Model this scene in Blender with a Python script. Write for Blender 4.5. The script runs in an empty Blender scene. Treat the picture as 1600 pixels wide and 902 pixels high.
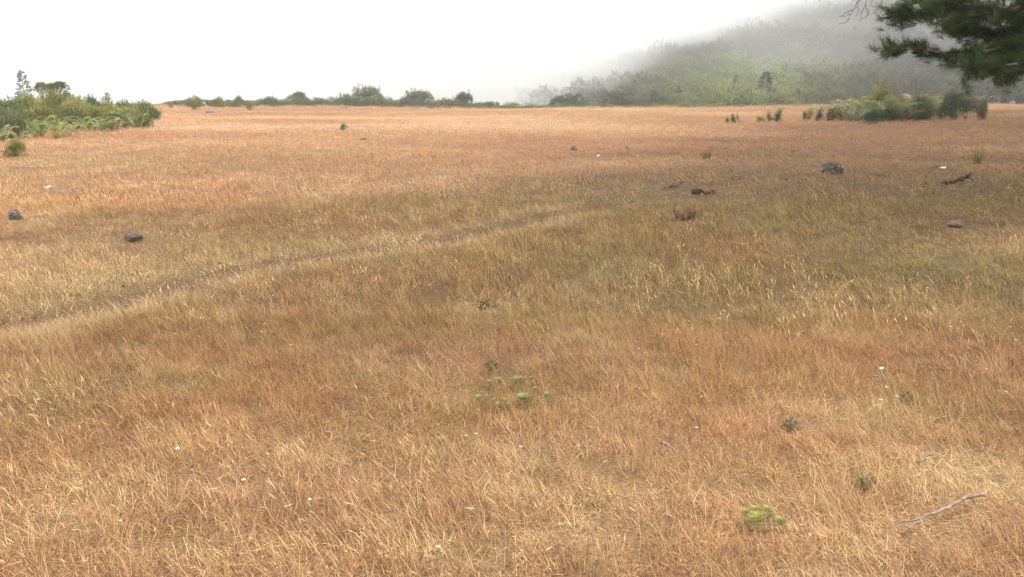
import bpy, math, random
import numpy as np
from mathutils import Vector

# ------------------------------------------------------------------ camera, light, exposure
F = 1331.0                      # focal length in pixels of the 1600 px wide photograph
HY = 150.0                      # row of the true horizon
CAMZ = 1.6
PITCH = math.atan((451.0 - HY) / F)
sc = bpy.context.scene
cam = bpy.data.cameras.new('camera')
cam.sensor_width = 36.0
cam.lens = F / 1600.0 * 36.0
cam.clip_start = 0.05
cam.clip_end = 5000.0
camo = bpy.data.objects.new('camera', cam)
camo.location = (0, 0, CAMZ)
camo.rotation_euler = (math.pi / 2 - PITCH, 0, 0)
sc.collection.objects.link(camo)
sc.camera = camo

SUN_EL, SUN_AZ = math.radians(38), math.radians(74)     # azimuth measured from +Y towards +X
world = bpy.data.worlds.new('World')
sc.world = world
world.use_nodes = True
nt = world.node_tree
nt.nodes.clear()
wo = nt.nodes.new('ShaderNodeOutputWorld')
bg = nt.nodes.new('ShaderNodeBackground')
sky = nt.nodes.new('ShaderNodeTexSky')
sky.sky_type = 'NISHITA'
sky.sun_disc = False
sky.sun_elevation = SUN_EL
sky.sun_rotation = SUN_AZ
sky.dust_density = 5.0
sky.air_density = 1.0
geo = nt.nodes.new('ShaderNodeTexCoord')
sep = nt.nodes.new('ShaderNodeSeparateXYZ')
mx = nt.nodes.new('ShaderNodeMath'); mx.operation = 'MAXIMUM'; mx.inputs[1].default_value = 0.03
comb = nt.nodes.new('ShaderNodeCombineXYZ')
nt.links.new(geo.outputs['Generated'], sep.inputs[0])
nt.links.new(sep.outputs['X'], comb.inputs['X'])
nt.links.new(sep.outputs['Y'], comb.inputs['Y'])
nt.links.new(sep.outputs['Z'], mx.inputs[0])
nt.links.new(mx.outputs[0], comb.inputs['Z'])
nt.links.new(comb.outputs[0], sky.inputs['Vector'])
mixw = nt.nodes.new('ShaderNodeMix'); mixw.data_type = 'RGBA'
mixw.inputs['Factor'].default_value = 0.88                # thin bright cloud veils the blue sky
nt.links.new(sky.outputs[0], mixw.inputs['A'])
mixw.inputs['B'].default_value = (13.6, 14.2, 14.0, 1)
nt.links.new(mixw.outputs['Result'], bg.inputs['Color'])
bg.inputs['Strength'].default_value = 0.11
nt.links.new(bg.outputs[0], wo.inputs['Surface'])

sun = bpy.data.lights.new('sun', 'SUN')
sun.energy = 5.0
sun.angle = math.radians(6)
sun.color = (1.0, 0.95, 0.88)
suno = bpy.data.objects.new('sun', sun)
sd = Vector((math.sin(SUN_AZ) * math.cos(SUN_EL), math.cos(SUN_AZ) * math.cos(SUN_EL), math.sin(SUN_EL)))
suno.rotation_euler = sd.to_track_quat('Z', 'Y').to_euler()
suno.location = sd * 60
sc.collection.objects.link(suno)

sc.view_settings.view_transform = 'Standard'
sc.view_settings.look = 'None'
sc.view_settings.exposure = 0.38
sc.view_settings.gamma = 1.0
sc.render.engine = 'CYCLES'
cy = sc.cycles
cy.max_bounces = 11
cy.diffuse_bounces = 2
cy.glossy_bounces = 1
cy.transmission_bounces = 3
cy.volume_bounces = 10
cy.transparent_max_bounces = 8
cy.use_denoising = True
cy.use_adaptive_sampling = True
cy.adaptive_threshold = 0.02
cy.volume_step_rate = 1.0
cy.volume_max_steps = 64
try:
    cy.denoiser = 'OPENIMAGEDENOISE'
    cy.denoising_prefilter = 'ACCURATE'
except Exception:
    pass

rng = np.random.default_rng(7)
random.seed(7)
COL = sc.collection

# ------------------------------------------------------------------ numeric helpers
def hash2(ix, iy, s):
    h = (ix.astype(np.int64) * 374761393 + iy.astype(np.int64) * 668265263 + s * 974634777) & 0xffffffff
    h = ((h ^ (h >> 13)) * 1274126177) & 0xffffffff
    h = h ^ (h >> 16)
    return (h & 0xffff) / 65535.0

def vnoise(x, y, s=0):
    x = np.asarray(x, float); y = np.asarray(y, float)
    ix = np.floor(x); iy = np.floor(y)
    fx = x - ix; fy = y - iy
    fx = fx * fx * (3 - 2 * fx); fy = fy * fy * (3 - 2 * fy)
    a = hash2(ix, iy, s); b = hash2(ix + 1, iy, s)
    c = hash2(ix, iy + 1, s); d = hash2(ix + 1, iy + 1, s)
    return (a * (1 - fx) + b * fx) * (1 - fy) + (c * (1 - fx) + d * fx) * fy

def fbm(x, y, s=0, o=4):
    t = 0.0; amp = 0.5; n = 0.0
    for k in range(o):
        t = t + amp * vnoise(x * 2 ** k + 17.3 * k, y * 2 ** k - 9.1 * k, s + k)
        n += amp; amp *= 0.5
    return t / n

def sstep(t):
    t = np.clip(t, 0, 1)
    return t * t * (3 - 2 * t)

CP, SP = math.cos(PITCH), math.sin(PITCH)
def pxof(x, y):                                   # bearing of a far point as a photo column
    return 800 + F * x / (np.maximum(y, 1.0) / CP)

TRACK_PX = [(-260, 560), (0, 507), (150, 479), (330, 432), (450, 408), (650, 380), (850, 342), (1050, 305), (1240, 268), (1420, 240)]
TRACK2_PX = [(-50, 385), (100, 372), (300, 343), (420, 326), (560, 300), (760, 262)]

def flat_at(px, py):
    a = (px - 800) / F; b = (451 - py) / F
    d = np.array([a, CP + b * SP, -SP + b * CP])
    t = CAMZ / -d[2]
    return d[0] * t, d[1] * t
TRACK = np.array([flat_at(*p) for p in TRACK_PX])
TRACK2 = np.array([flat_at(*p) for p in TRACK2_PX])

def dist_poly(x, y, P):
    best = np.full(np.shape(x), 1e9)
    for (x0, y0), (x1, y1) in zip(P[:-1], P[1:]):
        dx, dy = x1 - x0, y1 - y0
        t = np.clip(((x - x0) * dx + (y - y0) * dy) / (dx * dx + dy * dy), 0, 1)
        best = np.minimum(best, np.hypot(x - x0 - t * dx, y - y0 - t * dy))
    return best

def Z(x, y):
    x = np.asarray(x, float); y = np.asarray(y, float)
    r = np.hypot(x, y)
    z = (fbm(x / 9, y / 9, 3, 3) - 0.5) * 0.22 * np.clip(r / 12, 0.25, 1.6)
    z = z + (fbm(x / 1.3, y / 1.3, 5, 2) - 0.5) * 0.07
    z = z + 0.011 * np.clip(-x - 8, 0, 45) * sstep((y - 25) / 70) + (fbm(x / 30 + 4, y / 30, 8, 2) - .5) * .7 * sstep((y - 35) / 60)
    z = z + 0.016 * np.clip(x - 24, 0, 40) * sstep((y - 50) / 50)
    z = z - 0.05 * np.exp(-(dist_poly(x, y, TRACK) / 0.35) ** 2)
    z = z - 0.0015 * np.clip(y, 0, 107) * 0
    # beyond the far edge of the meadow the ground falls away, to the right the hill rises
    pxx = pxof(x, y)
    far = np.clip(y - 108, 0, None)
    fall = -0.16 * far * sstep(far / 30)
    fall = np.maximum(fall, -70)
    ridge = np.interp(pxx, [600, 760, 900, 1000, 1100, 1250, 1400, 1600, 2100, 3000],
                      [-60, -6, 46, 74, 100, 132, 165, 200, 230, 200])
    t = np.clip((y - 122) / 400.0, 0, 1)
    ang = -24 + (ridge + 24) * t ** 0.8
    yy = np.clip(y, 1, 522)
    hill = CAMZ + ang / F * yy + (fbm(x / 45, y / 45, 11, 4) - 0.5) * 14 * sstep((y - 150) / 150)
    w = sstep((y - 112) / 30)
    side = np.where(y > 1, 1.0, 0.0)
    out = np.maximum(fall, hill)
    back = -0.03 * np.clip(-y - 40, 0, 400)
    edge = -0.10 * np.clip(np.abs(x) - 130, 0, 500) * (1 - w)
    return np.maximum(z * (1 - w) + np.where(y > 100, out * w, 0) * side + back + edge, -80)

def ground_at(px, py):
    a = (px - 800) / F; b = (451 - py) / F
    d = np.array([a, CP + b * SP, -SP + b * CP])
    t = CAMZ / -d[2] if d[2] < -1e-4 else 200.0
    for _ in range(12):
        z = float(Z(d[0] * t, d[1] * t))
        t = 0.5 * t + 0.5 * min((CAMZ - z) / max(-d[2], 1e-3), 112)
    return d[0] * t, d[1] * t, float(Z(d[0] * t, d[1] * t))

def ray_at(px, py, y):                             # point on the sight line at distance y ahead
    a = (px - 800) / F; b = (451 - py) / F
    d = np.array([a, CP + b * SP, -SP + b * CP])
    return np.array([0, 0, CAMZ]) + d * (y / d[1])

# ------------------------------------------------------------------ mesh helpers
def mesh_np(name, V, faces, mats=(), attrs=None, smooth=False):
    """faces: (n,3) or (n,4) array, or list of such arrays"""
    me = bpy.data.meshes.new(name)
    V = np.asarray(V, np.float32)
    fl = faces if isinstance(faces, list) else [faces]
    fl = [np.asarray(f, np.int32) for f in fl if len(f)]
    loops = np.concatenate([f.ravel() for f in fl])
    counts = np.concatenate([np.full(len(f), f.shape[1], np.int32) for f in fl])
    starts = np.concatenate([[0], np.cumsum(counts)[:-1]]).astype(np.int32)
    me.vertices.add(len(V)); me.vertices.foreach_set('co', V.ravel())
    me.loops.add(len(loops)); me.loops.foreach_set('vertex_index', loops)
    me.polygons.add(len(counts)); me.polygons.foreach_set('loop_start', starts)
    me.polygons.foreach_set('loop_total', counts)
    if smooth:
        me.polygons.foreach_set('use_smooth', np.ones(len(counts), bool))
    for k, v in (attrs or {}).items():
        v = np.asarray(v, np.float32)
        if v.ndim == 1:
            a = me.attributes.new(k, 'FLOAT', 'POINT'); a.data.foreach_set('value', v)
        elif v.shape[1] == 4:
            a = me.attributes.new(k, 'FLOAT_COLOR', 'POINT'); a.data.foreach_set('color', v.ravel())
        else:
            a = me.attributes.new(k, 'FLOAT_VECTOR', 'POINT'); a.data.foreach_set('vector', v.ravel())
    for m in mats:
        me.materials.append(m)
    me.update(calc_edges=True)
    return me

def put(name, me, parent=None, loc=(0, 0, 0), rz=0.0, scale=(1, 1, 1), link=True):
    o = bpy.data.objects.new(name, me)
    o.location = loc; o.rotation_euler = (0, 0, rz); o.scale = scale
    if link: COL.objects.link(o)
    if parent is not None: o.parent = parent
    return o

def tag(o, label=None, cat=None, group=None, kind=None):
    if label: o['label'] = label
    if cat: o['category'] = cat
    if group: o['group'] = group
    if kind: o['kind'] = kind
    return o

class Bag:
    def __init__(s): s.V = []; s.T = []; s.A = []; s.n = 0
    def add(s, V, T, tone=0.5):
        V = np.asarray(V, float); T = np.asarray(T, int)
        s.V.append(V); s.T.append(T + s.n); s.n += len(V)
        s.A.append(np.full(len(V), tone) if np.isscalar(tone) else np.asarray(tone))
    def mesh(s, name, mats, smooth=False):
        return mesh_np(name, np.concatenate(s.V), s.T, mats, {'tone': np.concatenate(s.A)}, smooth)

def tube(P, R, sides=6, wob=0.0):
    P = np.asarray(P, float); R = np.asarray(R, float)
    n = len(P)
    V = []; 
    for i in range(n):
        t = P[min(i + 1, n - 1)] - P[max(i - 1, 0)]
        t = t / (np.linalg.norm(t) + 1e-9)
        a = np.cross(t, [0.13, 0.31, 0.94]); 
        if np.linalg.norm(a) < 1e-3: a = np.cross(t, [1, 0, 0])
        a /= np.linalg.norm(a); b = np.cross(t, a)
        for k in range(sides):
            th = 2 * math.pi * k / sides
            r = R[i] * (1 + wob * (random.random() - 0.5))
            V.append(P[i] + r * (math.cos(th) * a + math.sin(th) * b))
    T = []
    for i in range(n - 1):
        for k in range(sides):
            k2 = (k + 1) % sides
            q = [i * sides + k, i * sides + k2, (i + 1) * sides + k2, (i + 1) * sides + k]
            T += [[q[0], q[1], q[2]], [q[0], q[2], q[3]]]
    c0 = len(V); V.append(P[0]); V.append(P[-1])
    for k in range(sides):
        k2 = (k + 1) % sides
        T.append([c0, k2, k]); T.append([c0 + 1, (n - 1) * sides + k, (n - 1) * sides + k2])
    return np.array(V), np.array(T)

def curve_pts(P, n=10, wob=0.0):
    P = np.asarray(P, float)
    d = np.concatenate([[0], np.cumsum(np.linalg.norm(np.diff(P, axis=0), axis=1))])
    t = np.linspace(0, d[-1], n)
    out = np.stack([np.interp(t, d, P[:, k]) for k in range(3)], 1)
    for _ in range(1):
        out[1:-1] = 0.25 * out[:-2] + 0.5 * out[1:-1] + 0.25 * out[2:]
    if wob:
        w = rng.normal(0, wob, out.shape); w[0] = 0; w[-1] *= 0.3
        out = out + w
    return out

# ------------------------------------------------------------------ materials
def newmat(name):
    m = bpy.data.materials.new(name); m.use_nodes = True
    nt = m.node_tree; nt.nodes.clear()
    return m, nt, nt.nodes.new('ShaderNodeOutputMaterial')

def N(nt, t, **kw):
    n = nt.nodes.new(t)
    for k, v in kw.items(): setattr(n, k, v)
    return n

def mathn(nt, op, a, b=None, c=None):
    n = N(nt, 'ShaderNodeMath', operation=op)
    for i, v in enumerate((a, b, c)):
        if v is None: continue
        if isinstance(v, (int, float)): n.inputs[i].default_value = v
        else: nt.links.new(v, n.inputs[i])
    return n.outputs[0]

def mixc(nt, fac, a, b, mode='MIX'):
    n = N(nt, 'ShaderNodeMix', data_type='RGBA', blend_type=mode)
    for s, v in (('Factor', fac), ('A', a), ('B', b)):
        if isinstance(v, (int, float)): n.inputs[s].default_value = v
        elif isinstance(v, tuple): n.inputs[s].default_value = (*v[:3], 1)
        else: nt.links.new(v, n.inputs[s])
    return n.outputs['Result']

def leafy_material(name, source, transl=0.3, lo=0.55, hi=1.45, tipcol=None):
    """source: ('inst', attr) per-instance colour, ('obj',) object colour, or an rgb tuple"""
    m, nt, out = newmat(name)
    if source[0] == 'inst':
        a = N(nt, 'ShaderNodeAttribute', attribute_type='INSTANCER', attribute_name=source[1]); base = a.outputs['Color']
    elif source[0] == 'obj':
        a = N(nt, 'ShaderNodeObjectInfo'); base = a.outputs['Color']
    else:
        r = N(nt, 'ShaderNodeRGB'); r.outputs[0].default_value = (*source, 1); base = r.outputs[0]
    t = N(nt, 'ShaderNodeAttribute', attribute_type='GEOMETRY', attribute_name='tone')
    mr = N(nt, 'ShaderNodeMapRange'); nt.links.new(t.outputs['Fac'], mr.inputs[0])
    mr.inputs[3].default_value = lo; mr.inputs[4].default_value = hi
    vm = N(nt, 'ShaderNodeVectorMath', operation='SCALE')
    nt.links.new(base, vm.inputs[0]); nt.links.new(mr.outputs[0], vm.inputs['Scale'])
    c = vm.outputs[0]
    if tipcol:
        lowm = N(nt, 'ShaderNodeMapRange'); nt.links.new(t.outputs['Fac'], lowm.inputs[0]); lowm.inputs[1].default_value = .45; lowm.inputs[2].default_value = .1
        c = mixc(nt, lowm.outputs[0], c, mixc(nt, 1.0, c, (1.0, .78, .62), 'MULTIPLY'))
        f = mathn(nt, 'GREATER_THAN', t.outputs['Fac'], 0.86)
        c = mixc(nt, mathn(nt, 'MULTIPLY', f, 0.4), c, tipcol)
    d = N(nt, 'ShaderNodeBsdfPrincipled'); nt.links.new(c, d.inputs['Base Color'])
    d.inputs['Roughness'].default_value = 0.65
    d.inputs['Specular IOR Level'].default_value = 0.25
    tr = N(nt, 'ShaderNodeBsdfTranslucent'); nt.links.new(c, tr.inputs['Color'])
    mxs = N(nt, 'ShaderNodeMixShader'); mxs.inputs[0].default_value = transl
    nt.links.new(d.outputs[0], mxs.inputs[1]); nt.links.new(tr.outputs[0], mxs.inputs[2])
    nt.links.new(mxs.outputs[0], out.inputs['Surface'])
    return m

def solid_material(name, c1, c2, scale=20.0, rough=0.85, bump=0.3, spots=None, c3=None):
    m, nt, out = newmat(name)
    tc = N(nt, 'ShaderNodeTexCoord')
    n1 = N(nt, 'ShaderNodeTexNoise'); n1.inputs['Scale'].default_value = scale; n1.inputs['Detail'].default_value = 6
    nt.links.new(tc.outputs['Object'], n1.inputs['Vector'])
    rp = N(nt, 'ShaderNodeMapRange'); rp.inputs[1].default_value = 0.35; rp.inputs[2].default_value = 0.68
    nt.links.new(n1.outputs['Fac'], rp.inputs[0])
    c = mixc(nt, rp.outputs[0], c1, c2)
    if spots:
        n2 = N(nt, 'ShaderNodeTexNoise'); n2.inputs['Scale'].default_value = scale * 0.7; n2.inputs['Detail'].default_value = 3
        nt.links.new(tc.outputs['Object'], n2.inputs['Vector'])
        r2 = N(nt, 'ShaderNodeMapRange'); r2.inputs[1].default_value = 0.58; r2.inputs[2].default_value = 0.66
        nt.links.new(n2.outputs['Fac'], r2.inputs[0])
        c = mixc(nt, r2.outputs[0], c, spots)
    d = N(nt, 'ShaderNodeBsdfPrincipled'); nt.links.new(c, d.inputs['Base Color'])
    d.inputs['Roughness'].default_value = rough; d.inputs['Specular IOR Level'].default_value = .2
    b = N(nt, 'ShaderNodeBump'); b.inputs['Strength'].default_value = bump; b.inputs['Distance'].default_value = 0.02
    nt.links.new(n1.outputs['Fac'], b.inputs['Height']); nt.links.new(b.outputs[0], d.inputs['Normal'])
    nt.links.new(d.outputs[0], out.inputs['Surface'])
    return m

M_grass = leafy_material('dry_grass', ('inst', 'gcol'), 0.25, 0.22, 1.8, (0.66, 0.48, 0.26))
M_scrubi = leafy_material('hill_scrub', ('inst', 'gcol'), 0.2, 0.45, 1.55)
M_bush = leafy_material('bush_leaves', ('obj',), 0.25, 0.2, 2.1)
M_pine = leafy_material('pine_needles', (0.050, 0.078, 0.024), 0.28, 0.4, 2.2)
M_weed = leafy_material('weed_leaves', ('obj',), 0.35, 0.7, 1.35)
M_bark = solid_material('bark', (0.13, 0.09, 0.065), (0.26, 0.2, 0.15), 14, 0.9, 0.6)
M_deadwood = solid_material('dead_wood', (0.17, 0.12, 0.085), (0.36, 0.28, 0.22), 40, 0.8, 0.4)
M_darkwood = solid_material('dark_wood', (0.05, 0.035, 0.025), (0.15, 0.10, 0.07), 30, 0.9, 0.5)
M_redwood = solid_material('rotten_wood', (0.10, 0.055, 0.04), (0.27, 0.15, 0.10), 26, 0.9, 0.6)
M_rockdark = solid_material('dark_rock', (0.052, 0.043, 0.033), (0.16, 0.14, 0.11), 7, 0.95, 0.9, (0.42, 0.41, 0.37))
M_rockbrown = solid_material('brown_rock', (0.12, 0.085, 0.065), (0.27, 0.20, 0.16), 9, 0.85, 0.6)
M_rockgrey = solid_material('grey_rock', (0.14, 0.13, 0.125), (0.30, 0.28, 0.265), 7, 0.85, 0.5)
M_litter = solid_material('white_litter', (0.78, 0.79, 0.78), (0.9, 0.9, 0.88), 5, 0.5, 0.05)

# ------------------------------------------------------------------ meadow colour (albedo with painted shade at right, fixed to the ground)
TAN = np.array([0.52, 0.315, 0.140]); RED = np.array([0.45, 0.225, 0.105]); STRAW = np.array([0.70, 0.51, 0.28])
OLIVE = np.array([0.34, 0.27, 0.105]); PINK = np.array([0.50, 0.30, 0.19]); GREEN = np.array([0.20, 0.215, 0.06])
PINE_SHADE = np.array([.27, .16, .085])  # dark brown that paints tree shade into the grass colour
BLOBS = [(1490, 178, 20, 22, np.array([.26, .19, .085]), .85), (1500, 205, 15, 18, PINE_SHADE, .85), (1340, 235, 9, 9, PINE_SHADE, .6), (1300, 320, 4, 4, PINE_SHADE, .35), (1570, 320, 3.5, 5, PINE_SHADE, .6), (1560, 560, .9, .9, PINE_SHADE, .4), (1500, 290, 5, 6, np.array([.30, .21, .10]), .6), (1560, 430, 1.6, 2.0, np.array([.33, .23, .11]), .5),  # dark patches: shade of the right-hand pines painted into the meadow
         # photo column, row, half width (m), half depth (m), colour, weight
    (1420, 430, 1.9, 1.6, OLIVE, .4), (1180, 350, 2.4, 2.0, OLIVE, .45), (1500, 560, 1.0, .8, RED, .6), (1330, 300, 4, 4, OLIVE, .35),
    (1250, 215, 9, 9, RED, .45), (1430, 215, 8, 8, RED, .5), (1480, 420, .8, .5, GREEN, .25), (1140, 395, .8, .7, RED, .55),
    (1330, 650, .55, .22, STRAW, .8), (1480, 730, .6, .25, STRAW, .75), (1580, 765, .4, .15, STRAW, .8), (1300, 470, .9, .5, STRAW, .3),
    (380, 640, 1.0, .45, RED, .55), (620, 440, 1.1, .8, RED, .35), (120, 445, 1.2, 1.0, STRAW, .45), (60, 470, .8, .9, STRAW, .4),
    (220, 395, 2.2, 1.4, STRAW, .3), (560, 380, 1.6, 1.2, STRAW, .25), (640, 385, .7, .3, STRAW, .5), (40, 650, .5, .35, OLIVE, .35),
    (200, 600, .8, .4, OLIVE, .35), (560, 520, 1.2, .5, OLIVE, .3), (850, 410, 1.4, .9, OLIVE, .4), (1000, 500, .9, .5, OLIVE, .3),
    (700, 560, .9, .4, PINK, .5), (450, 760, .5, .25, PINK, .4), (890, 690, .35, .16, PINK, .6), (150, 780, .4, .2, STRAW, .35),
    (340, 860, .5, .1, STRAW, .35), (1280, 800, .4, .2, STRAW, .25), (900, 850, .5, .18, STRAW, .2), (1150, 650, .6, .3, RED, .45),
    (1180, 760, .3, .2, OLIVE, .35), (1060, 600, .7, .25, RED, .3), (270, 250, 8, 3, OLIVE, .4), (120, 300, 4, 2.5, RED, .35),
    (330, 300, 4, 1.6, RED, .35), (900, 310, 4, 1.5, OLIVE, .45), (940, 300, 2, 1.5, STRAW, .25), (800, 240, 9, 2.5, RED, .3),
    (1000, 290, 2.5, 1.8, OLIVE, .35), (1450, 640, .5, .4, OLIVE, .3), (1080, 255, 3, 2, STRAW, .3)]
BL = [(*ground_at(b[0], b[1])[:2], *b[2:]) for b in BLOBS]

def meadow_colour(x, y):
    x = np.asarray(x, float); y = np.asarray(y, float)
    r = np.hypot(x, y)[..., None]
    c = np.broadcast_to(TAN, x.shape + (3,)).copy()
    def bl(c, col, w): return c * (1 - w[..., None]) + col * w[..., None]
    a = fbm(x / 1.1 + y * .25, y / 1.5, 21, 4); b = fbm(x / 1.4, y / 2.2, 31, 4); d = fbm(x / .8, y / 1.1, 41, 3); e = fbm(x / 6, y / 6, 51, 3)
    a2 = fbm(x / 7, y / 4, 61, 4); b2 = fbm(x / 9, y / 3.5, 71, 4)
    c = bl(c, RED, 0.6 * sstep((a - .48) / .2)); c = bl(c, RED, 0.4 * sstep((a2 - .5) / .15))
    c = bl(c, OLIVE, 0.42 * sstep((b - .52) / .15) * np.clip(1.2 - r[..., 0] / 60, .25, 1)); c = bl(c, OLIVE, .4 * sstep((b2 - .56) / .12) * np.clip(1.2 - r[..., 0] / 60, .3, 1))
    c = bl(c, STRAW, 0.5 * sstep((d - .55) / .15)); c = bl(c, PINK, 0.35 * sstep((e - .48) / .2))
    f1 = fbm(x / .22, y / .3, 81, 3); f2 = fbm(x / .3, y / .4, 83, 3)
    c = bl(c, RED * .85, .5 * sstep((f1 - .5) / .15)); c = bl(c, STRAW, .35 * sstep((f2 - .56) / .15))
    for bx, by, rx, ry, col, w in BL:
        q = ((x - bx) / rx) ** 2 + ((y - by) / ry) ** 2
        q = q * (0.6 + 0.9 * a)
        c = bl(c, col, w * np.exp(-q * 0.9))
    dt = dist_poly(x, y, TRACK)
    c = bl(c, np.array([.38, .205, .125]), .65 * np.exp(-(dt / .18) ** 2) * np.clip(1 - (x + 1) / 7, .45, 1))
    c = bl(c, STRAW * 1.1, .6 * np.exp(-((dt - .42) / .14) ** 2) * (x < 1))
    dt2 = dist_poly(x, y, TRACK2)
    c = bl(c, np.array([.58, .36, .22]), .45 * np.exp(-((dt2 - .5) / .22) ** 2))
    # distant meadow: paler and pinker with distance
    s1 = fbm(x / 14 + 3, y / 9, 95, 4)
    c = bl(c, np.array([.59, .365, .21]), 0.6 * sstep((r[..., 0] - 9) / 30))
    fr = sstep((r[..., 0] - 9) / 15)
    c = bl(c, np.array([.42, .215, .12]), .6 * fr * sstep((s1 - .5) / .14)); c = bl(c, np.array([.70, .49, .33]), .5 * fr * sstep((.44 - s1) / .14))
    return c

# ------------------------------------------------------------------ terrain: one sheet to the horizon
def build_ground():
    rr = np.concatenate([[0.0], np.geomspace(0.8, 2600, 340)])
    th = np.concatenate([np.linspace(-48, 48, 500), np.linspace(50, 310, 90)])
    T, R = np.meshgrid(np.radians(th), rr)
    X = R * np.sin(T); Y = R * np.cos(T)
    Zz = Z(X, Y)
    V = np.stack([X, Y, Zz], -1).reshape(-1, 3)
    nr, nth = X.shape
    i, j = np.meshgrid(np.arange(nr - 1), np.arange(nth), indexing='ij')
    j2 = (j + 1) % nth
    q = np.stack([i * nth + j, i * nth + j2, (i + 1) * nth + j2, (i + 1) * nth + j], -1).reshape(-1, 4)
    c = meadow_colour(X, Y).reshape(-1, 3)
    hillw = sstep((Y - 112) / 20).reshape(-1, 1)
    c = c * (1 - hillw) + np.array([.10, .11, .05]) * hillw
    m, nt, out = newmat('meadow_soil')
    at = N(nt, 'ShaderNodeAttribute', attribute_name='gcol')
    tc = N(nt, 'ShaderNodeTexCoord')
    n1 = N(nt, 'ShaderNodeTexNoise'); n1.inputs['Scale'].default_value = 70; n1.inputs['Detail'].default_value = 8
    nt.links.new(tc.outputs['Object'], n1.inputs['Vector'])
    mr = N(nt, 'ShaderNodeMapRange'); mr.inputs[1].default_value = .3; mr.inputs[2].default_value = .7
    mr.inputs[3].default_value = .12; mr.inputs[4].default_value = .62
    nt.links.new(n1.outputs['Fac'], mr.inputs[0])
    vm = N(nt, 'ShaderNodeVectorMath', operation='SCALE')
    sc_ = mixc(nt, 1.0, at.outputs['Color'], (1.0, .84, .66), 'MULTIPLY')
    nt.links.new(sc_, vm.inputs[0]); nt.links.new(mr.outputs[0], vm.inputs['Scale'])
    d = N(nt, 'ShaderNodeBsdfPrincipled'); d.inputs['Roughness'].default_value = .95
    nt.links.new(vm.outputs[0], d.inputs['Base Color'])
    b = N(nt, 'ShaderNodeBump'); b.inputs['Strength'].default_value = .6; b.inputs['Distance'].default_value = .03
    nt.links.new(n1.outputs['Fac'], b.inputs['Height']); nt.links.new(b.outputs[0], d.inputs['Normal'])
    nt.links.new(d.outputs[0], out.inputs['Surface'])
    me = mesh_np('ground', V, q, [m], {'gcol': np.concatenate([c, np.ones((len(c), 1))], 1)}, smooth=True)
    tag(put('ground', me), kind='structure')
build_ground()

# ------------------------------------------------------------------ scattering (only for what nobody could count)
def scatter_group(name, coll):
    g = bpy.data.node_groups.new(name, 'GeometryNodeTree')
    g.interface.new_socket('Geometry', in_out='INPUT', socket_type='NodeSocketGeometry')
    g.interface.new_socket('Geometry', in_out='OUTPUT', socket_type='NodeSocketGeometry')
    gi = g.nodes.new('NodeGroupInput'); go = g.nodes.new('NodeGroupOutput')
    ci = g.nodes.new('GeometryNodeCollectionInfo'); ci.inputs['Collection'].default_value = coll
    ci.inputs['Separate Children'].default_value = True; ci.inputs['Reset Children'].default_value = True
    iop = g.nodes.new('GeometryNodeInstanceOnPoints'); iop.inputs['Pick Instance'].default_value = True
    def named(n, t):
        a = g.nodes.new('GeometryNodeInputNamedAttribute'); a.data_type = t; a.inputs['Name'].default_value = n
        return next(s for s in a.outputs if s.enabled and s.name == 'Attribute')
    g.links.new(gi.outputs[0], iop.inputs['Points'])
    g.links.new(ci.outputs[0], iop.inputs['Instance'])
    g.links.new(named('pick', 'INT'), iop.inputs['Instance Index'])
    g.links.new(named('rot', 'FLOAT_VECTOR'), iop.inputs['Rotation'])
    g.links.new(named('scl', 'FLOAT_VECTOR'), iop.inputs['Scale'])
    g.links.new(iop.outputs[0], go.inputs[0])
    return g

def scatter(name, P, pick, rot, scl, col, protos, label, cat):
    coll = bpy.data.collections.new(name + '_kinds')
    for k, me in enumerate(protos):
        coll.objects.link(bpy.data.objects.new('%s_kind.%03d' % (name, k), me))
    me = bpy.data.meshes.new(name)
    me.vertices.add(len(P)); me.vertices.foreach_set('co', np.asarray(P, np.float32).ravel())
    a = me.attributes.new('pick', 'INT', 'POINT'); a.data.foreach_set('value', np.asarray(pick, np.int32))
    a = me.attributes.new('rot', 'FLOAT_VECTOR', 'POINT'); a.data.foreach_set('vector', np.asarray(rot, np.float32).ravel())
    a = me.attributes.new('scl', 'FLOAT_VECTOR', 'POINT'); a.data.foreach_set('vector', np.asarray(scl, np.float32).ravel())
    c4 = np.concatenate([col, np.ones((len(col), 1))], 1)
    a = me.attributes.new('gcol', 'FLOAT_COLOR', 'POINT'); a.data.foreach_set('color', c4.astype(np.float32).ravel())
    o = put(name, me)
    md = o.modifiers.new('scatter', 'NODES'); md.node_group = scatter_group(name, coll)
    tag(o, label, cat, kind='stuff')
    return o

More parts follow.
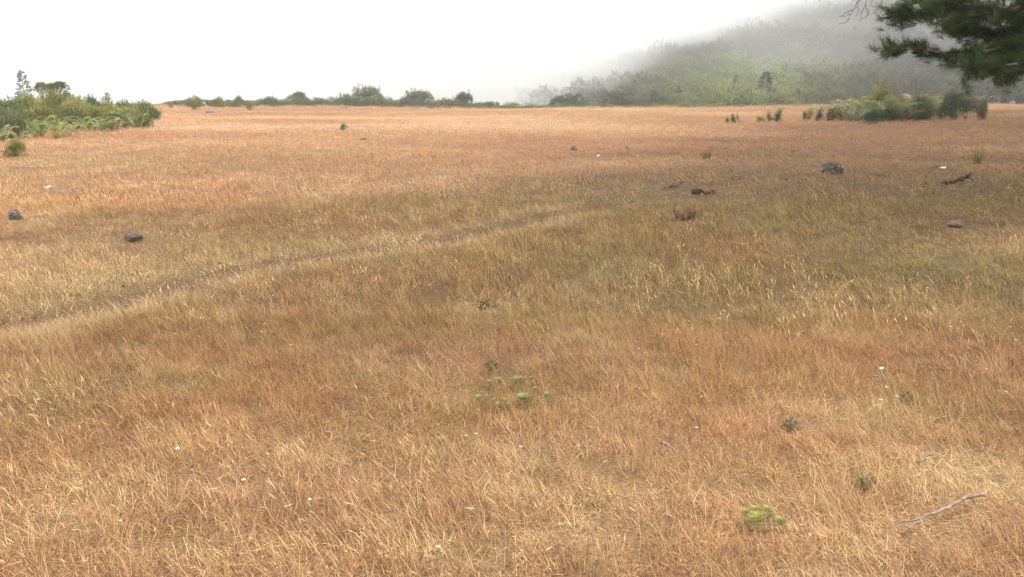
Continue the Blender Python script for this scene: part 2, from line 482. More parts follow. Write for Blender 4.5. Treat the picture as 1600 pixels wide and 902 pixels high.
# ------------------------------------------------------------------ grass clumps
def grass_clump(seed, n, rad, h, w, lean, lying=0.25, heads=0.0, seg=3, tone=(0, 1)):
    r = np.random.default_rng(seed)
    V = []; T = []; A = []; n0 = 0
    for b in range(n):
        q = rad * math.sqrt(r.random()); a = r.random() * 2 * math.pi
        base = np.array([q * math.cos(a), q * math.sin(a), -0.01])
        low = r.random() < lying
        hh = h * (.35 + .9 * r.random() ** 1.4) * (0.9 if low else 1)
        if low:
            az = r.random() * 2 * math.pi; tilt = r.uniform(1.0, 1.5)
        else:
            az = math.pi + r.normal(0, 1.15); tilt = abs(r.normal(lean, .38))
        curl = r.uniform(.1, .7)
        side_a = r.uniform(-0.9, 0.9)
        sd_ = np.array([math.cos(side_a), math.sin(side_a), r.normal(0, .2)])
        ww = w * r.uniform(.6, 1.3)
        p = base.copy(); pts = [p.copy()]
        for s in range(seg):
            tl = tilt + curl * (s / seg)
            tl = min(tl, 1.52)
            d = np.array([math.cos(az) * math.sin(tl), math.sin(az) * math.sin(tl), math.cos(tl)])
            p = p + d * hh / seg; pts.append(p.copy())
        tn = r.uniform(*tone)
        hd = r.random() < heads
        k0 = n0
        for s, pp in enumerate(pts):
            wf = ww * (1 - 0.75 * s / seg) / 2
            if hd and s == seg: wf = 0
            if hd: wf = wf * .6
            V.append(pp - sd_ * wf); V.append(pp + sd_ * wf); A += [tn, tn]
        n0 += 2 * len(pts)
        for s in range(seg):
            i = k0 + 2 * s
            T += [[i, i + 1, i + 3], [i, i + 3, i + 2]]
        if hd:      # narrow seed head along the last stretch
            d = (pts[-1] - pts[-2]); d /= np.linalg.norm(d)
            L = h * .16; e0 = pts[-1] - d * L; e1 = pts[-1] + d * L * .25
            for sx in (np.array([0.8, .3, .2]), np.array([-.2, .9, .2])):
                s2 = sx * max(ww * 1.0, .0011)
                mid = .5 * (e0 + e1)
                V += [e0, mid - s2, e1, mid + s2]; A += [.95] * 4
                T += [[n0, n0 + 1, n0 + 2], [n0, n0 + 2, n0 + 3]]; n0 += 4
    return mesh_np('grass_clump', np.array(V), np.array(T), [M_grass], {'tone': np.array(A)})

def wedge(r0, r1, dens, spread=0.70, margin=1.0, prob=None):
    """random points in a wedge in front of the camera, with some margin to the sides"""
    area = 0.5 * (r1 * r1 - r0 * r0) * 2 * math.atan(spread) + (r1 - r0) * 2 * margin
    n = int(area * dens)
    y = np.sqrt(rng.random(n * 2) * (r1 * r1 - r0 * r0) + r0 * r0)
    y = y[:n]
    x = (rng.random(n) * 2 - 1) * (y * spread + margin)
    return x, y

CLEAR_PX = [(1302, 272, .45), (26, 349, .4), (209, 383, .3), (897, 233, .5), (981, 232, .5), (567, 216, .6), (690, 206, .8), (318, 171, 1.5),
            (328, 179, 1.6), (375, 175, 1.2), (388, 173, 1.2), (338, 169, 1.2), (1226, 283, .35), (1490, 360, .35), (75, 294, .5), (934, 249, .4),
            (1472, 271, .4), (1374, 608, .1), (282, 759, .1), (1093, 309, .45), (1110, 308, .3), (1058, 292, .4), (1040, 297, .3), (1077, 350, .25),
            (1490, 293, .45), (1512, 291, .45), (1372, 280, .3), (1455, 267, .3), (757, 488, .16), (1400, 840, .08), (1440, 836, .08), (1480, 822, .08), (1515, 806, .08),
            (1440, 744, .06), (1043, 722, .06), (535, 202, .8)]
CLEAR = [(*flat_at(a, b), r) for a, b, r in CLEAR_PX]
def grass_length(x, y):
    g = 0.18 + 0.85 * fbm(x / 1.6, y / 1.6, 77, 3) + 0.8 * fbm(x / .3, y / .3, 78, 2)
    g = g * (1 - .85 * np.exp(-(dist_poly(x, y, TRACK) / .22) ** 2) * np.clip(1 - (x + 1) / 7, .45, 1))
    g = g * (1 - .18 * sstep((y - 8) / 20))
    for cx, cy_, cr in CLEAR:
        g = g * (1 - .8 * np.exp(-(((x - cx) / cr) ** 2 + ((y - cy_) / (cr * 1.6)) ** 2) ** 2))
    g = g * (1 - .35 * np.exp(-(dist_poly(x, y, TRACK2) / .5) ** 2))
    return g

def build_grass():
    protos = []
    tiers = []
    def tier(specs, r0, r1, dens, sc0):
        k0 = len(protos)
        for s in specs: protos.append(grass_clump(**s))
        x, y = wedge(r0, r1, dens)
        keep = fbm(x / .22, y / .22, 91, 2) > .20
        keep &= rng.random(len(x)) > .5 * np.exp(-(dist_poly(x, y, TRACK) / .25) ** 2) * np.clip(1 - (x + 1) / 5, .1, 1)
        x, y = x[keep], y[keep]
        pick = rng.integers(k0, len(protos), len(x))
        L = grass_length(x, y)
        sx = sc0 * rng.uniform(.8, 1.25, len(x))
        # wind lays the grass over more to the right
        wind = sstep((x - .5) / 3) * .35
        rx = rng.normal(0, .10, len(x)); ry = rng.normal(0, .10, len(x)) - wind * rng.random(len(x))
        rz = rng.normal(-.3, .8, len(x)) + (fbm(x / .7, y / .7, 15, 2) - .5) * 3.0
        tiers.append((x, y, pick, np.stack([rx, ry, rz], 1), np.stack([sx, sx, sx * L], 1)))
    tier([dict(seed=100 + i, n=46, rad=.075, h=.075 + .02 * (i % 3), w=.0020, lean=.68, lying=.46, heads=.03) for i in range(9)], 1.7, 6.2, 420, 1.0)
    tier([dict(seed=200 + i, n=46, rad=.14, h=.105, w=.0033, lean=.68, lying=.42, heads=.03, seg=2) for i in range(7)], 5.8, 13, 120, 1.0)
    tier([dict(seed=300 + i, n=60, rad=.30, h=.11, w=.0065, lean=.7, lying=.42, seg=2) for i in range(6)], 12.5, 34, 22, 1.0)
    tier([dict(seed=400 + i, n=110, rad=.8, h=.11, w=.017, lean=.8, lying=.35, seg=1, tone=(.25, .8)) for i in range(6)], 33, 112, 4.2, 1.0)
    x = np.concatenate([t[0] for t in tiers]); y = np.concatenate([t[1] for t in tiers])
    pick = np.concatenate([t[2] for t in tiers]); rot = np.concatenate([t[3] for t in tiers]); scl = np.concatenate([t[4] for t in tiers])
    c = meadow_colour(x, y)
    jit = rng.normal(0, 1, (len(x), 1))
    c = c * (1 + .26 * np.clip(jit, -2, 2) * np.clip(1.1 - y[:, None] / 50, .2, 1))
    pale = (rng.random(len(x)) < .10 * np.clip(1 - y / 30, 0, 1))[:, None]
    c = np.where(pale, c * .5 + STRAW * .5, c)
    P = np.stack([x, y, Z(x, y)], 1)
    scatter('meadow_grass', P, pick, rot, scl, np.clip(c, .02, .8), protos,
            'dry golden brown meadow grass bent over by the wind', 'grass')
    # taller pale stalks with seed heads
    tp = [grass_clump(seed=500 + i, n=4, rad=.06, h=.24, w=.0017, lean=.5, lying=0, heads=1.0, seg=4, tone=(.6, .85)) for i in range(6)]
    tp += [grass_clump(seed=520 + i, n=6, rad=.18, h=.24, w=.0042, lean=.5, lying=0, heads=1.0, seg=3, tone=(.6, .85)) for i in range(4)]
    pts = []
    for px, py, sx, sy, n, kk in [(60, 660, .35, .25, 22, 0), (130, 650, .35, .2, 14, 0), (250, 620, .4, .2, 8, 0), (90, 470, .9, .7, 40, 1),
                                  (140, 440, 1.1, .7, 30, 1), (1060, 455, .35, .25, 14, 1), (640, 392, .5, .3, 22, 1), (460, 372, .8, .5, 20, 1),
                                  (530, 350, .8, .5, 12, 1), (1250, 500, .9, .6, 26, 1), (1420, 520, .9, .5, 20, 0), (1330, 470, 1.0, .6, 20, 1),
                                  (420, 750, .4, .2, 12, 0), (120, 830, .5, .15, 14, 0), (560, 850, .5, .15, 8, 0), (850, 800, .6, .2, 8, 0),
                                  (1300, 870, .5, .1, 8, 0), (900, 560, 1.0, .4, 8, 0), (1550, 600, .5, .4, 14, 0)]:
        cx, cy_, _ = ground_at(px, py)
        for _ in range(n):
            a_, b_ = cx + rng.normal(0, sx), cy_ + rng.normal(0, sy)
            if b_ > 2.0: pts.append((a_, b_, kk))
    x, y = wedge(2.2, 16, 1.1)
    for a_, b_ in zip(x, y): pts.append((a_, b_, 0 if b_ < 6 else 1))
    A = np.array(pts)
    pk = np.where(A[:, 2] == 0, rng.integers(0, 6, len(A)), rng.integers(6, 10, len(A)))
    s = rng.uniform(.7, 1.15, len(A))
    rot = np.stack([rng.normal(0, .12, len(A)), rng.normal(0, .12, len(A)), rng.normal(-.3, .4, len(A))], 1)
    c = np.tile(STRAW * .95, (len(A), 1)) * rng.uniform(.8, 1.12, (len(A), 1))
    scatter('seed_stalks', np.stack([A[:, 0], A[:, 1], Z(A[:, 0], A[:, 1])], 1), pk, rot, np.stack([s, s, s], 1), c, tp,
            'tall pale grass stalks with bright seed heads standing above the meadow', 'grass')
build_grass()

# ------------------------------------------------------------------ bushes
def bush_mesh(seed, nplume=260, leaf=.06, up=.5, lumps=7, flat=1.0, leaves=12, mat=None, plume=.22, hollow=.45):
    """unit bush: radius about 1 across, height about 1, base at z=0; many small leaf faces in feathery plumes"""
    r = np.random.default_rng(seed)
    L = []
    for k in range(lumps):
        a = r.random() * 2 * math.pi; q = r.uniform(.0, .55)
        if k < 4: a = k * 1.57 + r.uniform(-.4, .4); L.append((.38 * math.cos(a), .38 * math.sin(a), .2, r.uniform(.28, .4))); continue
        L.append((q * math.cos(a), q * math.sin(a), r.uniform(.25, .62 - .35 * q), r.uniform(.26, .44)))
    V = []; T = []; A = []; n = 0
    for _ in range(nplume):
        lx, ly, lz, lr = L[r.integers(len(L))]
        d = r.normal(0, 1, 3); d /= np.linalg.norm(d)
        if d[2] < -.35 and lz > .35: d[2] *= -.5
        s = lr * r.uniform(hollow, 1)
        p = np.array([lx, ly, lz]) + d * s * np.array([1, 1, 1.0])
        g = d * .6 + np.array([0, 0, up]); g /= np.linalg.norm(g)
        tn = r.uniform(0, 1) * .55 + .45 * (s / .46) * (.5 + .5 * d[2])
        for q in range(leaves):
            t = r.random()
            c = p + g * plume * t + r.normal(0, .035, 3)
            u = r.normal(0, 1, 3); u /= np.linalg.norm(u)
            w = r.normal(0, 1, 3); w = np.cross(u, w); w /= np.linalg.norm(w)
            sz = leaf * r.uniform(.5, 1.2)
            tip = c + (u * .5 + g * .8) * sz
            V += [c - w * sz * .35, c + w * sz * .35, tip]; A += [min(1, max(0, tn + r.normal(0, .12)))] * 3
            T.append([n, n + 1, n + 2]); n += 3
    V = np.array(V); V[:, 2] = np.maximum(V[:, 2], -.02)
    V = V[:]
    zt = np.percentile(V[:, 2], 99.3); V[:, 2] *= 1.0 / zt
    xr = np.percentile(np.abs(V[:, :2]), 98.5); V[:, :2] *= .5 / xr
    return mesh_np('foliage', V, np.array(T), [mat or M_bush], {'tone': np.array(A)})

def stems_mesh(seed, n=7):
    r = np.random.default_rng(seed); B = Bag()
    for _ in range(n):
        a = r.random() * 2 * math.pi; e = r.uniform(.15, .38)
        P = curve_pts([[0.04 * math.cos(a), .04 * math.sin(a), -.03], [e * .4 * math.cos(a), e * .4 * math.sin(a), .35], [e * math.cos(a), e * math.sin(a), .75]], 5)
        V, T = tube(P, np.linspace(.022, .006, 5), 4); B.add(V, T)
    return B.mesh('stems', [M_bark])

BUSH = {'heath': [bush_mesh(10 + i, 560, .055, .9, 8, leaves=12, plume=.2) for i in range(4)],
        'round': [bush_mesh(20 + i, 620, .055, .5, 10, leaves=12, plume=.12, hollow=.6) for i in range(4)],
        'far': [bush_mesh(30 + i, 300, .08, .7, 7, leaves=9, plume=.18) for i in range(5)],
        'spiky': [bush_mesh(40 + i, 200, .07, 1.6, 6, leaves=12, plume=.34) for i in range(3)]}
STEMS = [stems_mesh(50 + i) for i in range(3)]

def bush(px, dist, wpx, top, kind, col, label, group=None, cat='bush', base_py=None, name='bush', stems=True):
    """dist: metres ahead; top: photo row of its top"""
    p = ray_at(px, 165, dist)
    x, y = p[0], dist
    z = float(Z(x, y))
    ztop = ray_at(px, top, dist)[2]
    h = max(.15, (ztop - z) * 1.1 + .05); w = wpx / F * dist * 1.04
    m = random.choice(BUSH[kind])
    rz = random.uniform(0, 6.28)
    if stems:
        e = put(name, None, None, (x, y, z - .02), rz)
        e.empty_display_size = .3
        f = put('foliage', m, e, scale=(w, w, h)); f.color = (*col, 1)
        s = put('stems', random.choice(STEMS), e, scale=(w * .9, w * .9, h * .9))
    else:
        e = put(name, m, None, (x, y, z - .02), rz, (w, w, h)); e.color = (*col, 1)
    tag(e, label, cat, group)
    return e

def dist_of(py):          # distance at which level ground shows on a photo row
    return CAMZ * F / (py - HY)

OLV = (.17, .165, .045); OLV2 = (.21, .19, .055); GRN = (.10, .145, .04); DKG = (.055, .08, .035); YGR = (.22, .25, .055); GRY = (.12, .13, .065)
# left scrub: column, base row, width px, top row, kind, colour, label
for a in [
    (15, 241, 30, 222, 'round', OLV, 'small round olive bush alone in the meadow at the left edge'),
    (222, 201, 27, 181, 'round', OLV, 'dark olive round bush at the right front corner of the left thicket'),
    (228, 190, 34, 159, 'heath', GRN, 'tall dark green bush at the right end of the left thicket'),
    (242, 187, 14, 172, 'round', GRY, 'small grey green bush poking out right of the left thicket'),
    (200, 197, 46, 172, 'round', YGR, 'bright yellow green low bush in the right part of the left thicket'),
    (178, 205, 40, 180, 'round', GRN, 'green low bush behind the front ferns of the left thicket'),
    (120, 190, 44, 152, 'heath', OLV2, 'large olive heath bush in the middle of the left thicket'),
    (86, 188, 50, 146, 'heath', OLV, 'largest domed olive heath bush below the umbrella shaped tree'),
    (45, 190, 46, 150, 'heath', OLV2, 'olive bush left of the largest domed heath bush'),
    (10, 196, 50, 156, 'heath', GRN, 'green bush at the far left of the left thicket'),
    (145, 187, 34, 152, 'heath', DKG, 'dark heath bush in the back of the left thicket'),
    (168, 184, 26, 147, 'spiky', OLV, 'spiky topped shrub rising from the left thicket'),
    (190, 184, 34, 158, 'heath', GRN, 'low green bush behind the bright yellow green bush'),
    (60, 203, 50, 170, 'round', OLV2, 'yellowish bush just behind the ferns at the left'),
    (8, 218, 46, 176, 'heath', GRY, 'greyish bush in front at the far left of the thicket'),
    (110, 203, 46, 172, 'heath', (.13, .13, .05), 'dull olive bush behind the ferns in the thicket middle'),
    (150, 203, 40, 172, 'round', OLV2, 'olive green mound between the ferns and the spiky shrub'),
    (30, 207, 40, 176, 'round', GRN, 'green mound behind the ferns near the left edge')]:
    bush(a[0], dist_of(a[1]), a[2], a[3], a[4], a[5], a[6], 'bushes of the thicket on the left')

# far line of scrub along the meadow edge
notable = [
    (303, 100, 26, 151, 'heath', OLV, 'rounded bush at the left start of the far scrub line'),
    (305, 88, 11, 158, 'round', OLV2, 'tiny yellow green bush in front of the first far bush'),
    (342, 104, 24, 153, 'far', OLV, 'low olive bush beside the grey stones at the far meadow edge'),
    (372, 106, 18, 151, 'far', GRY, 'upright grey green shrub in the left part of the far scrub line'),
    (391, 92, 10, 161, 'round', OLV2, 'tiny green bush standing out on the meadow by a stone'),
    (427, 106, 24, 152, 'far', GRN, 'dark green bush left of the first tall far tree'),
    (465, 118, 32, 146, 'round', GRY, 'wide domed grey bush first of the taller ones on the skyline'),
    (535, 116, 22, 147, 'spiky', GRY, 'spiky topped bush between two domed bushes on the skyline'),
    (577, 122, 42, 138, 'round', GRY, 'tallest wide domed bush on the misty skyline'),
    (657, 122, 38, 144, 'round', (.075, .085, .055), 'dark domed bush right of the tallest skyline bush'),
    (723, 118, 32, 147, 'round', (.07, .08, .05), 'dark round bush standing at the right end of the tall skyline bushes'),
    (766, 114, 28, 160, 'far', GRN, 'low green bush right of the dark round skyline bush'),
    (799, 111, 26, 161, 'round', YGR, 'small yellow green bush alone on the meadow edge by the mist'),
    (873, 122, 28, 153, 'round', (.06, .065, .045), 'dark grey bush alone at the foot of the misty hill'),
    (920, 118, 22, 162, 'far', GRN, 'low bush at the hill foot right of the lone dark bush'),
    (535, 0, 10, 195, 'round', GRN, 'small bright green bush alone in the middle distance of the meadow'),
    (267, 0, 8, 159, 'far', OLV2, 'tiny bush at the meadow edge right of the thicket'),
    (1376, 0, 42, 138, 'round', (.23, .21, .055), 'yellow green domed bush rising above the right ferns'),
    (1366, 0, 26, 176, 'round', (.04, .085, .04), 'small dark green round bush in front of the right ferns'),
    (1492, 0, 46, 150, 'round', (.09, .12, .05), 'dark bush at the right end of the fern patch'),
    (1440, 0, 40, 151, 'heath', GRY, 'grey green bush inside the right fern patch'),
    (1535, 0, 14, 153, 'heath', (.17, .17, .09), 'thin tall shrub at the right tip of the fern patch')]
fixed = {535: 200, 267: 170}
for a in notable:
    d = a[1]
    if d == 0:
        d = {('small bright'): 1}.get(a[6], 0)
        d = {535: dist_of(201), 267: 95, 1376: 60, 1366: 48, 1492: 58, 1440: 58, 1535: 58}[a[0]]
    if a[6].startswith('spiky topped bush between'): d = a[1]
    bush(a[0], d, a[2], a[3], a[4], a[5], a[6], 'bushes along the meadow edge')
def zone(v, table):
    for lim, t in table:
        if v < lim: return t
r_ = random.Random(5)
px = 246.0
while px < 850:
    top = np.interp(px, [246, 300, 380, 430, 480, 560, 640, 700, 760, 800, 850], [160, 158, 156, 156, 155, 152, 156, 157, 161, 165, 166])
    d = r_.uniform(108, 122)
    w = r_.uniform(16, 27)
    cn = r_.choice(['olive', 'grey green', 'grey', 'dull green']); colr = {'olive': OLV, 'grey green': GRY, 'grey': (.11, .115, .075), 'dull green': (.14, .16, .07)}[cn]
    lm = zone(px, [(290, 'just right of the left thicket'), (345, 'beside the first far bush'), (400, 'behind the grey stones'), (448, 'left of the first domed skyline bush'),
                   (500, 'by the first domed skyline bush'), (548, 'beside the spiky skyline bush'), (610, 'below the tallest skyline bush'), (690, 'around the second domed skyline bush'),
                   (750, 'around the dark round skyline bush'), (2000, 'near the lone yellow green bush')])
    bush(px, d, w, top + r_.uniform(-2.5, 3), 'far', colr, ('low ' if w < 21 else 'broad ') + cn + ' shrub of the far band ' + lm, 'low shrubs of the far scrub band', stems=False, name='shrub')
    px += w * .42
px = 850.0
while px < 1290:
    d = r_.uniform(112, 126); w = r_.uniform(12, 24)
    cn = r_.choice(['pale green', 'dark green', 'dull olive']); colr = {'pale green': (.20, .22, .07), 'dark green': GRN, 'dull olive': (.14, .16, .07)}[cn]
    lm = zone(px, [(890, 'beside the lone dark bush'), (960, 'right of the lone dark bush'), (1005, 'left of the small dark conifer'), (1045, 'at the small dark conifer'),
                   (1120, 'right of the small dark conifer'), (1180, 'left of the tall dark tree'), (1220, 'below the tall dark tree'), (2000, 'right of the tall dark tree')])
    bush(px, d, w, r_.uniform(160, 167), 'far', colr, ('low ' if w < 18 else 'broad ') + cn + ' shrub at the hill foot ' + lm, 'low shrubs at the hill foot', stems=False, name='shrub')
    px += w * .5
# filler bushes inside the left thicket
for k in range(26):
    px = r_.uniform(-60, 225); by = r_.uniform(182, 204)
    top = np.interp(px, [-60, 0, 60, 100, 160, 200, 245], [154, 156, 150, 150, 157, 161, 168]) + (by - 182) * .7 + r_.uniform(0, 6)
    bush(px, dist_of(by), r_.uniform(26, 44), top, r_.choice(['heath', 'round']), {'a': OLV, 'b': OLV2, 'c': GRN, 'd': (.14, .15, .05)}[(cn := r_.choice('abcd'))],
         {'a': 'olive', 'b': 'yellowish', 'c': 'green', 'd': 'brownish'}[cn] + ' shrub of the left thicket, ' + ('back row ' if by < 189 else 'middle row ' if by < 197 else 'front row ')
         + ('at the left edge' if px < 20 else 'left of the umbrella tree' if px < 60 else 'below the umbrella tree' if px < 110 else 'left of the spiky shrub' if px < 160 else 'right of the spiky shrub'), 'shrubs filling the left thicket', stems=False, name='shrub')

for (px, by, w, top, colr, lab) in [
    (1328, 180, 26, 155, (.19, .17, .09), 'brownish shrub in the left part of the right fern patch'), (1350, 178, 28, 153, (.15, .17, .08), 'grey green shrub left under the yellow green dome'),
    (1400, 178, 34, 152, (.15, .16, .08), 'grey green shrub right of the yellow green dome'), (1422, 184, 26, 168, (.15, .19, .06), 'green mound at the front of the fern patch'),
    (1462, 180, 34, 152, (.17, .16, .09), 'brownish shrub left of the dark bush in the fern patch'), (1514, 178, 26, 155, (.10, .08, .07), 'purplish brown shrub right of the dark bush in the fern patch')]:
    bush(px, dist_of(by), w, top, 'heath', colr, lab, 'shrubs among the right ferns')
# ------------------------------------------------------------------ bracken
M_fern = leafy_material('fern_fronds', ('obj',), .3, .35, 1.75)
def frond_mesh(seed, L=1.0):
    r = np.random.default_rng(seed)
    V = []; T = []; A = []; n = 0
    P = curve_pts([[0, 0, 0], [.10, 0, .30], [.28, 0, .58], [.52, 0, .76], [.78, 0, .74]], 16)
    tv, tt = tube(P, np.linspace(.012, .004, 16), 3)
    V += list(tv); T += tt.tolist(); A += [.3] * len(tv); n = len(tv)
    for i in range(2, 16):
        t = (i - 2) / 13.0
        ln = .24 * (1 - t) ** .7 + .03
        for s in (-1, 1):
            d = np.array([.35, s, r.normal(-.08, .06)]); d /= np.linalg.norm(d)
            c = P[i]
            for k in range(3):
                f0, f1 = k / 3, (k + 1) / 3
                w0 = .055 * (1 - f0 * .6)
                a = c + d * ln * f0; b = c + d * ln * f1 + np.array([0, 0, -.015 * k])
                V += [a - np.array([w0, 0, 0]), a + np.array([w0, 0, .01]), b]
                tn = r.uniform(.3, 1); A += [tn] * 3
                T.append([n, n + 1, n + 2]); n += 3
    return mesh_np('frond', np.array(V), np.array(T), [M_fern], {'tone': np.array(A)})
FROND = [frond_mesh(60 + i) for i in range(4)]
def fern(x, y, size, cols, label, group, nf=6):
    e = put('fern', None, None, (x, y, float(Z(x, y)) - .02), random.uniform(0, 6.28))
    tag(e, label, 'fern', group)
    for k in range(nf):
        f = put('frond', random.choice(FROND), e, scale=(size * random.uniform(.7, 1.1), size, size * random.uniform(.6, 1.2)), rz=6.283 * k / nf + random.uniform(-.4, .4))
        c = random.choice(cols); q = random.uniform(.8, 1.2)
        f.color = (c[0] * q, c[1] * q, c[2] * q, 1)
FG = [(.30, .31, .11), (.22, .25, .065), (.36, .36, .18), (.17, .19, .05), (.28, .24, .10)]
FB = [(.26, .28, .14), (.24, .16, .09), (.17, .21, .09), (.38, .37, .25), (.26, .19, .12), (.15, .18, .07)]
def fern_at(px, by, top, cols, where, group, nf=6):
    d = dist_of(by); p = ray_at(px, by, d)
    h = (by - top) / F * d
    k = random.choice(list(cols)); c = cols[k]
    fern(p[0], d, h / .78, [c, c, (c[0] * .8, c[1] * .85, c[2] * .8), (c[0] * 1.2, c[1] * 1.15, c[2] * 1.3)], '%s bracken fern, %s' % (k, where), group, nf)
FG = {'pale green': (.24, .26, .09), 'fresh green': (.18, .22, .055), 'whitish green': (.26, .28, .13), 'deep green': (.17, .19, .05), 'straw green': (.29, .24, .10)}
FB = {'dusty green': (.26, .27, .12), 'rust brown': (.25, .14, .07), 'deep green': (.15, .19, .06), 'pale grey green': (.27, .27, .15), 'tan': (.29, .21, .12)}
for k in range(72):
    px = r_.uniform(-30, 222)
    b0 = np.interp(px, [-30, 0, 40, 90, 140, 200, 222], [232, 229, 224, 217, 212, 205, 200]); dy = r_.uniform(0, 16)
    by = b0 - dy
    w = zone(px, [(35, 'above the lone round bush'), (80, 'left of the umbrella tree, thicket front'), (125, 'under the umbrella tree, thicket front'),
                  (175, 'below the spiky topped shrub, thicket front'), (400, 'at the thicket right end')])
    fern_at(px, by, by - r_.uniform(15, 25), FG, ('front row ' if dy < 6 else 'mid row ' if dy < 11 else 'back row ') + w, 'ferns in front of the left thicket')
for k in range(150):
    px = r_.uniform(1275, 1535)
    dy = r_.uniform(0, 9)
    by = np.interp(px, [1290, 1330, 1400, 1470, 1535], [186, 189, 190, 184, 178]) - dy
    top = np.interp(px, [1275, 1320, 1380, 1470, 1540], [170, 156, 151, 150, 153]) + r_.uniform(1, 27)
    w = zone(px, [(1320, 'at the left end of the right patch'), (1350, 'left of the yellow green dome'), (1400, 'below the yellow green dome'),
                  (1435, 'right of the yellow green dome'), (1475, 'left of the dark right hand bush'), (2000, 'around the dark right hand bush')])
    fern_at(px, by, min(top, by - 12), FB, ('front row ' if dy < 3 else 'mid row ' if dy < 6 else 'back row ') + w, 'ferns of the right fern patch', 7)

# upright leafy weeds left of the right fern patch
def weed_stalk_mesh(seed, n=3):
    r = np.random.default_rng(seed)
    V = []; T = []; A = []; k = 0
    B = Bag()
    for s in range(n):
        a = r.random() * 6.28; e = r.uniform(.02, .16)
        top = np.array([e * math.cos(a), e * math.sin(a), r.uniform(.65, 1)])
        P = curve_pts([[e * .3 * math.cos(a), e * .3 * math.sin(a), -.02], top * [.5, .5, .5], top], 6, .01)
        tv, tt = tube(P, np.linspace(.012, .006, 6), 3); B.add(tv, tt, .3)
        for q in range(46):
            t = r.uniform(.12, 1); c = np.array([np.interp(t * 5, range(6), P[:, j]) for j in range(3)])
            d = r.normal(0, 1, 3); d[2] = abs(d[2]) * .6; d /= np.linalg.norm(d)
            w = np.cross(d, [0, 0, 1.0]); w /= np.linalg.norm(w) + 1e-6
            ln = .26 * (1.05 - t * .25)
            B.add([c, c + d * ln * .5 - w * .04, c + d * ln, c + d * ln * .5 + w * .04], [[0, 1, 2], [0, 2, 3]], r.uniform(.2, 1))
    return B.mesh('weed_stalks', [M_weed])
WEEDS = [weed_stalk_mesh(70 + i, 2 + i % 3) for i in range(5)]
for (px, by, top, colr, lab) in [
    (1137, 191, 181, (.16, .19, .06), 'short leafy weed at the left end of the row of weeds'), (1147, 191, 178, (.17, .2, .06), 'low weed second from the left in the weed row'),
    (1156, 191, 177, (.17, .2, .07), 'leafy weed just left of the gap in the weed row'),
    (1186, 189, 177, (.16, .2, .05), 'drooping green weed leaning left beside the tall weed clump'), (1194, 191, 178, (.2, .2, .07), 'short green weed left of the tall weed clump'),
    (1202, 189, 170, (.13, .15, .05), 'tall slim weed in the clump left of the fern patch'), (1211, 189, 168, (.14, .16, .06), 'tallest weed in the clump left of the fern patch'),
    (1218, 188, 171, (.13, .15, .06), 'weed at the right side of the tall weed clump'), (1256, 186, 172, (.2, .21, .06), 'yellowish low weed before the brown upright weeds'),
    (1264, 186, 169, (.21, .22, .06), 'yellow green weed left of the brown upright weeds'), (1276, 188, 169, (.15, .12, .07), 'brown upright weed standing apart left of the fern patch'),
    (1294, 188, 167, (.16, .15, .08), 'brown weed touching the left end of the fern patch'), (1301, 188, 164, (.14, .13, .07), 'tall brown weed at the left end of the fern patch'),
    (1311, 189, 168, (.17, .17, .06), 'olive weed merging into the fern patch')]:
    d = dist_of(by); p = ray_at(px, by, d); h = (by - top) / F * d
    o = put('weed', random.choice(WEEDS), None, (p[0], d, float(Z(p[0], d)) - .02), random.uniform(0, 6), (h * 1.8, h * 1.8, h * 1.3))
    o.color = (colr[0] * 1.8, colr[1] * 1.6, colr[2] * 1.8, 1); o.rotation_euler.x = random.uniform(-.35, .35); o.rotation_euler.y = random.uniform(-.35, .35); tag(o, lab, 'weed', 'upright weeds by the right fern patch')

# ------------------------------------------------------------------ rush tufts on the meadow
def tuft_mesh(seed, n=70):
    r = np.random.default_rng(seed); B = Bag()
    for _ in range(n):
        a = r.random() * 6.28; tl = abs(r.normal(0, .42)); L = r.uniform(.5, 1.05)
        b = np.array([math.cos(a), math.sin(a), 0]) * r.uniform(0, .22) + [0, 0, -.02]
        d1 = np.array([math.cos(a) * math.sin(tl), math.sin(a) * math.sin(tl), math.cos(tl)])
        d2 = np.array([math.cos(a) * math.sin(tl * 1.6), math.sin(a) * math.sin(tl * 1.6), math.cos(tl * 1.6)])
        s = np.array([math.cos(r.normal(0, .6)), math.sin(r.normal(0, .6)), 0]) * .014
        m = b + d1 * L * .55; e = m + d2 * L * .45
        B.add([b - s, b + s, m + s * .8, m - s * .8, e], [[0, 1, 2], [0, 2, 3], [3, 2, 4]], r.uniform(0, 1))
    return B.mesh('tuft', [M_weed])
TUFTS = [tuft_mesh(80 + i) for i in range(3)]
for (px, by, w, h, colr, lab) in [
    (1105, 248, 22, 14, (.15, .12, .045), 'dark brown green rush tuft in the middle distance right of centre'),
    (1527, 253, 24, 20, (.15, .18, .04), 'yellow green grass tuft in the shade near the right edge'),
    (1502, 259, 10, 6, (.2, .17, .06), 'small olive tuft left below the yellow green tuft'),
    (1565, 358, 12, 10, (.1, .14, .04), 'small dark green tuft near the right edge of the picture'),
    (1240, 235, 14, 4, (.22, .2, .07), 'low olive tuft beyond the large dark rock'),
    (1070, 231, 16, 4, (.28, .24, .09), 'low yellowish tuft left of the dark rush tuft')]:
    d = dist_of(by); p = ray_at(px, by, d); s = d / F
    o = put('grass_tuft', random.choice(TUFTS), None, (p[0], d, float(Z(p[0], d))), random.uniform(0, 6), (w * s * 1.05, w * s * 1.05, h * s * 1.45))
    o.color = (*colr, 1); tag(o, lab, 'grass tuft', 'tufts standing out of the meadow')
